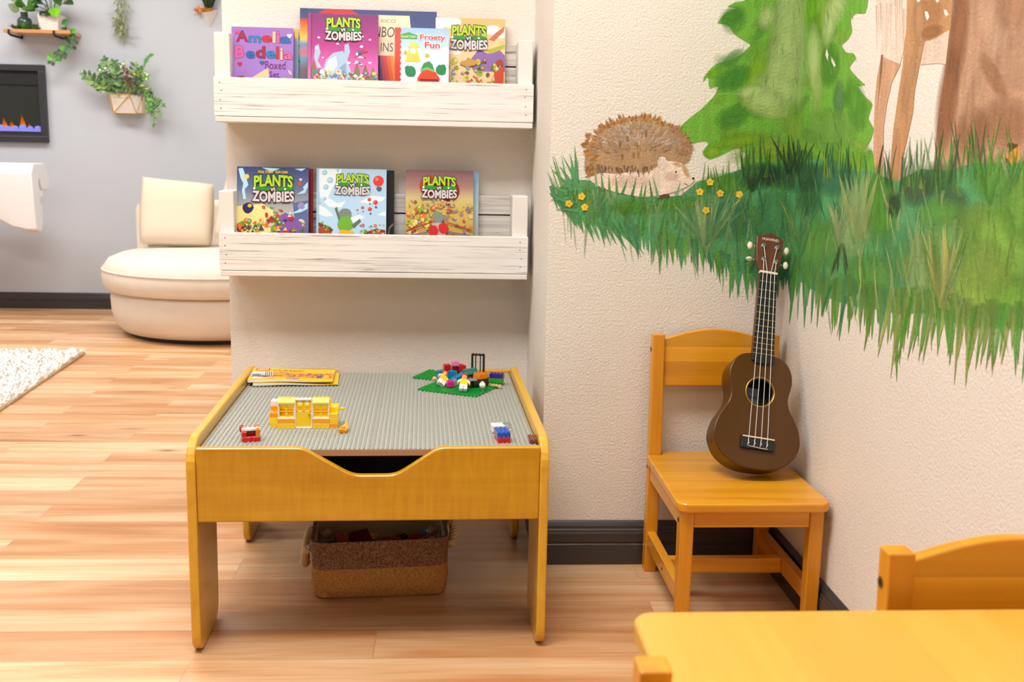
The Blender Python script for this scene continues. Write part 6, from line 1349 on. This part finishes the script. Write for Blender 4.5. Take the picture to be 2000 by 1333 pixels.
# green glass vase with leafy branch
va, vb_ = on_y(32, 34, YW-.10), on_y(60, 34, YW-.10); R2 = (vb_.x-va.x)/2; Hv = va.z-zs+.006
m_gg = NT('dark_green_glass'); m_gg.base(rgb(70, 96, 84)); m_gg.set(Roughness=.08, IOR=1.45); m_gg.b.inputs['Transmission Weight'].default_value = .35; m_gg = m_gg.m
vz = thing('glass_vase', 'dark green glass vase with a leafy branch at the left of the wooden shelf', 'vase', ((va.x+vb_.x)/2, YW-.09, zs))
mb = MB(); mb.lathe([(R2*.85, 0), (R2, .012), (R2, Hv*.72), (R2*.8, Hv*.9), (R2*.5, Hv), (R2*.5, Hv+.018), (R2*.56, Hv+.022), (R2*.46, Hv+.022), (R2*.42, Hv)], 28, cap=False); mb.face([(R2*.85*math.cos(2*PI*i/28), R2*.85*math.sin(2*PI*i/28), .001) for i in range(28)]); mb.build('vase', m_gg, vz, smooth=40)
mb, st = MB(), MB(); st.tube([(0, 0, .01), (.02, -.01, Hv+.02), (.045, -.01, Hv+.18)], .003, 6)
for (x, z, L, c) in ((.005, .075, .075, rgb(60, 130, 40)), (-.03, .05, .065, rgb(150, 170, 130)), (-.02, .13, .06, rgb(190, 210, 150)), (.03, .04, .05, rgb(150, 160, 60)), (.05, .12, .06, rgb(80, 130, 50)), (-.04, .16, .06, rgb(150, 180, 100))): leaf(mb, (x*.6, -.015, Hv+z*.5), (x*10+lr.uniform(-.3, .3), -.7, .4), L, L*.8, c, (0, -.9, .3), .15)
mb.build('leaves', m_leaf, vz); st.build('branch', m_bstem, vz)
# small succulents along the shelf and the trailing vine
for i, (px, lab) in enumerate(((32, 'small blue-green succulent at the left end of the wooden shelf'), (50, 'small bright green succulent in front of the glass vase'), (70, 'small succulent between the vase and the white pot'))):
    p = on_y(px, 60, YW-.145); t = MB()
    for k in range(22): leaf(t, (p.x+lr.uniform(-.012, .012), YW-.145+lr.uniform(-.012, .012), zs), (lr.uniform(-1, 1), lr.uniform(-1, .6), lr.uniform(.3, 1.2)), lr.uniform(.025, .045), .018, [rgb(76, 120, 90), rgb(80, 150, 40), rgb(96, 130, 50)][i])
    tag(t.build('succulent', m_leaf), lab, 'succulent', 'small succulents on the wooden shelf')
vn = thing('trailing_vine', 'round-leaved green vine trailing down from the right end of the wooden shelf', 'plant', (0, 0, 0)); st, mb = MB(), MB()
vp = [(121, 56), (130, 52), (140, 60), (146, 72), (146, 88), (138, 96), (124, 101), (112, 105), (106, 114), (98, 124)]; V3 = [on_y(x, y, YW-.15 if i < 3 else YW-.11) for i, (x, y) in enumerate(vp)]; V3[0].z = max(V3[0].z, zs+.004); st.tube(V3, .0018, 6)
vl = [(127, 44, .052, 0), (124, 58, .04, 2), (142, 60, .042, 1), (142, 70, .05, 0), (131, 82, .06, 2), (145, 86, .04, 2), (150, 84, .026, 2), (121, 94, .042, 1), (132, 96, .05, 0), (115, 100, .03, 2), (108, 105, .032, 2), (126, 109, .052, 2), (116, 112, .05, 0), (99, 112, .056, 1), (113, 119, .044, 1), (96, 122, .028, 2), (104, 125, .030, 2), (145, 94, .03, 2)]
for (px, py, L, k) in vl:
    p = on_y(px, py, YW-.14); c = [rgb(44, 108, 32), rgb(86, 156, 36), rgb(44, 76, 34)][k]; d = Vector((lr.uniform(-1, 1), -.25, lr.uniform(-1, .2))).normalized(); leaf(mb, p-d*L*.42, d, L*.84, L*.72, c, (0, -1, .1), .08)
mb.build('leaves', m_leaf, vn); st.build('stem', m_stem, vn)
SC.cycles.transparent_max_bounces = 64
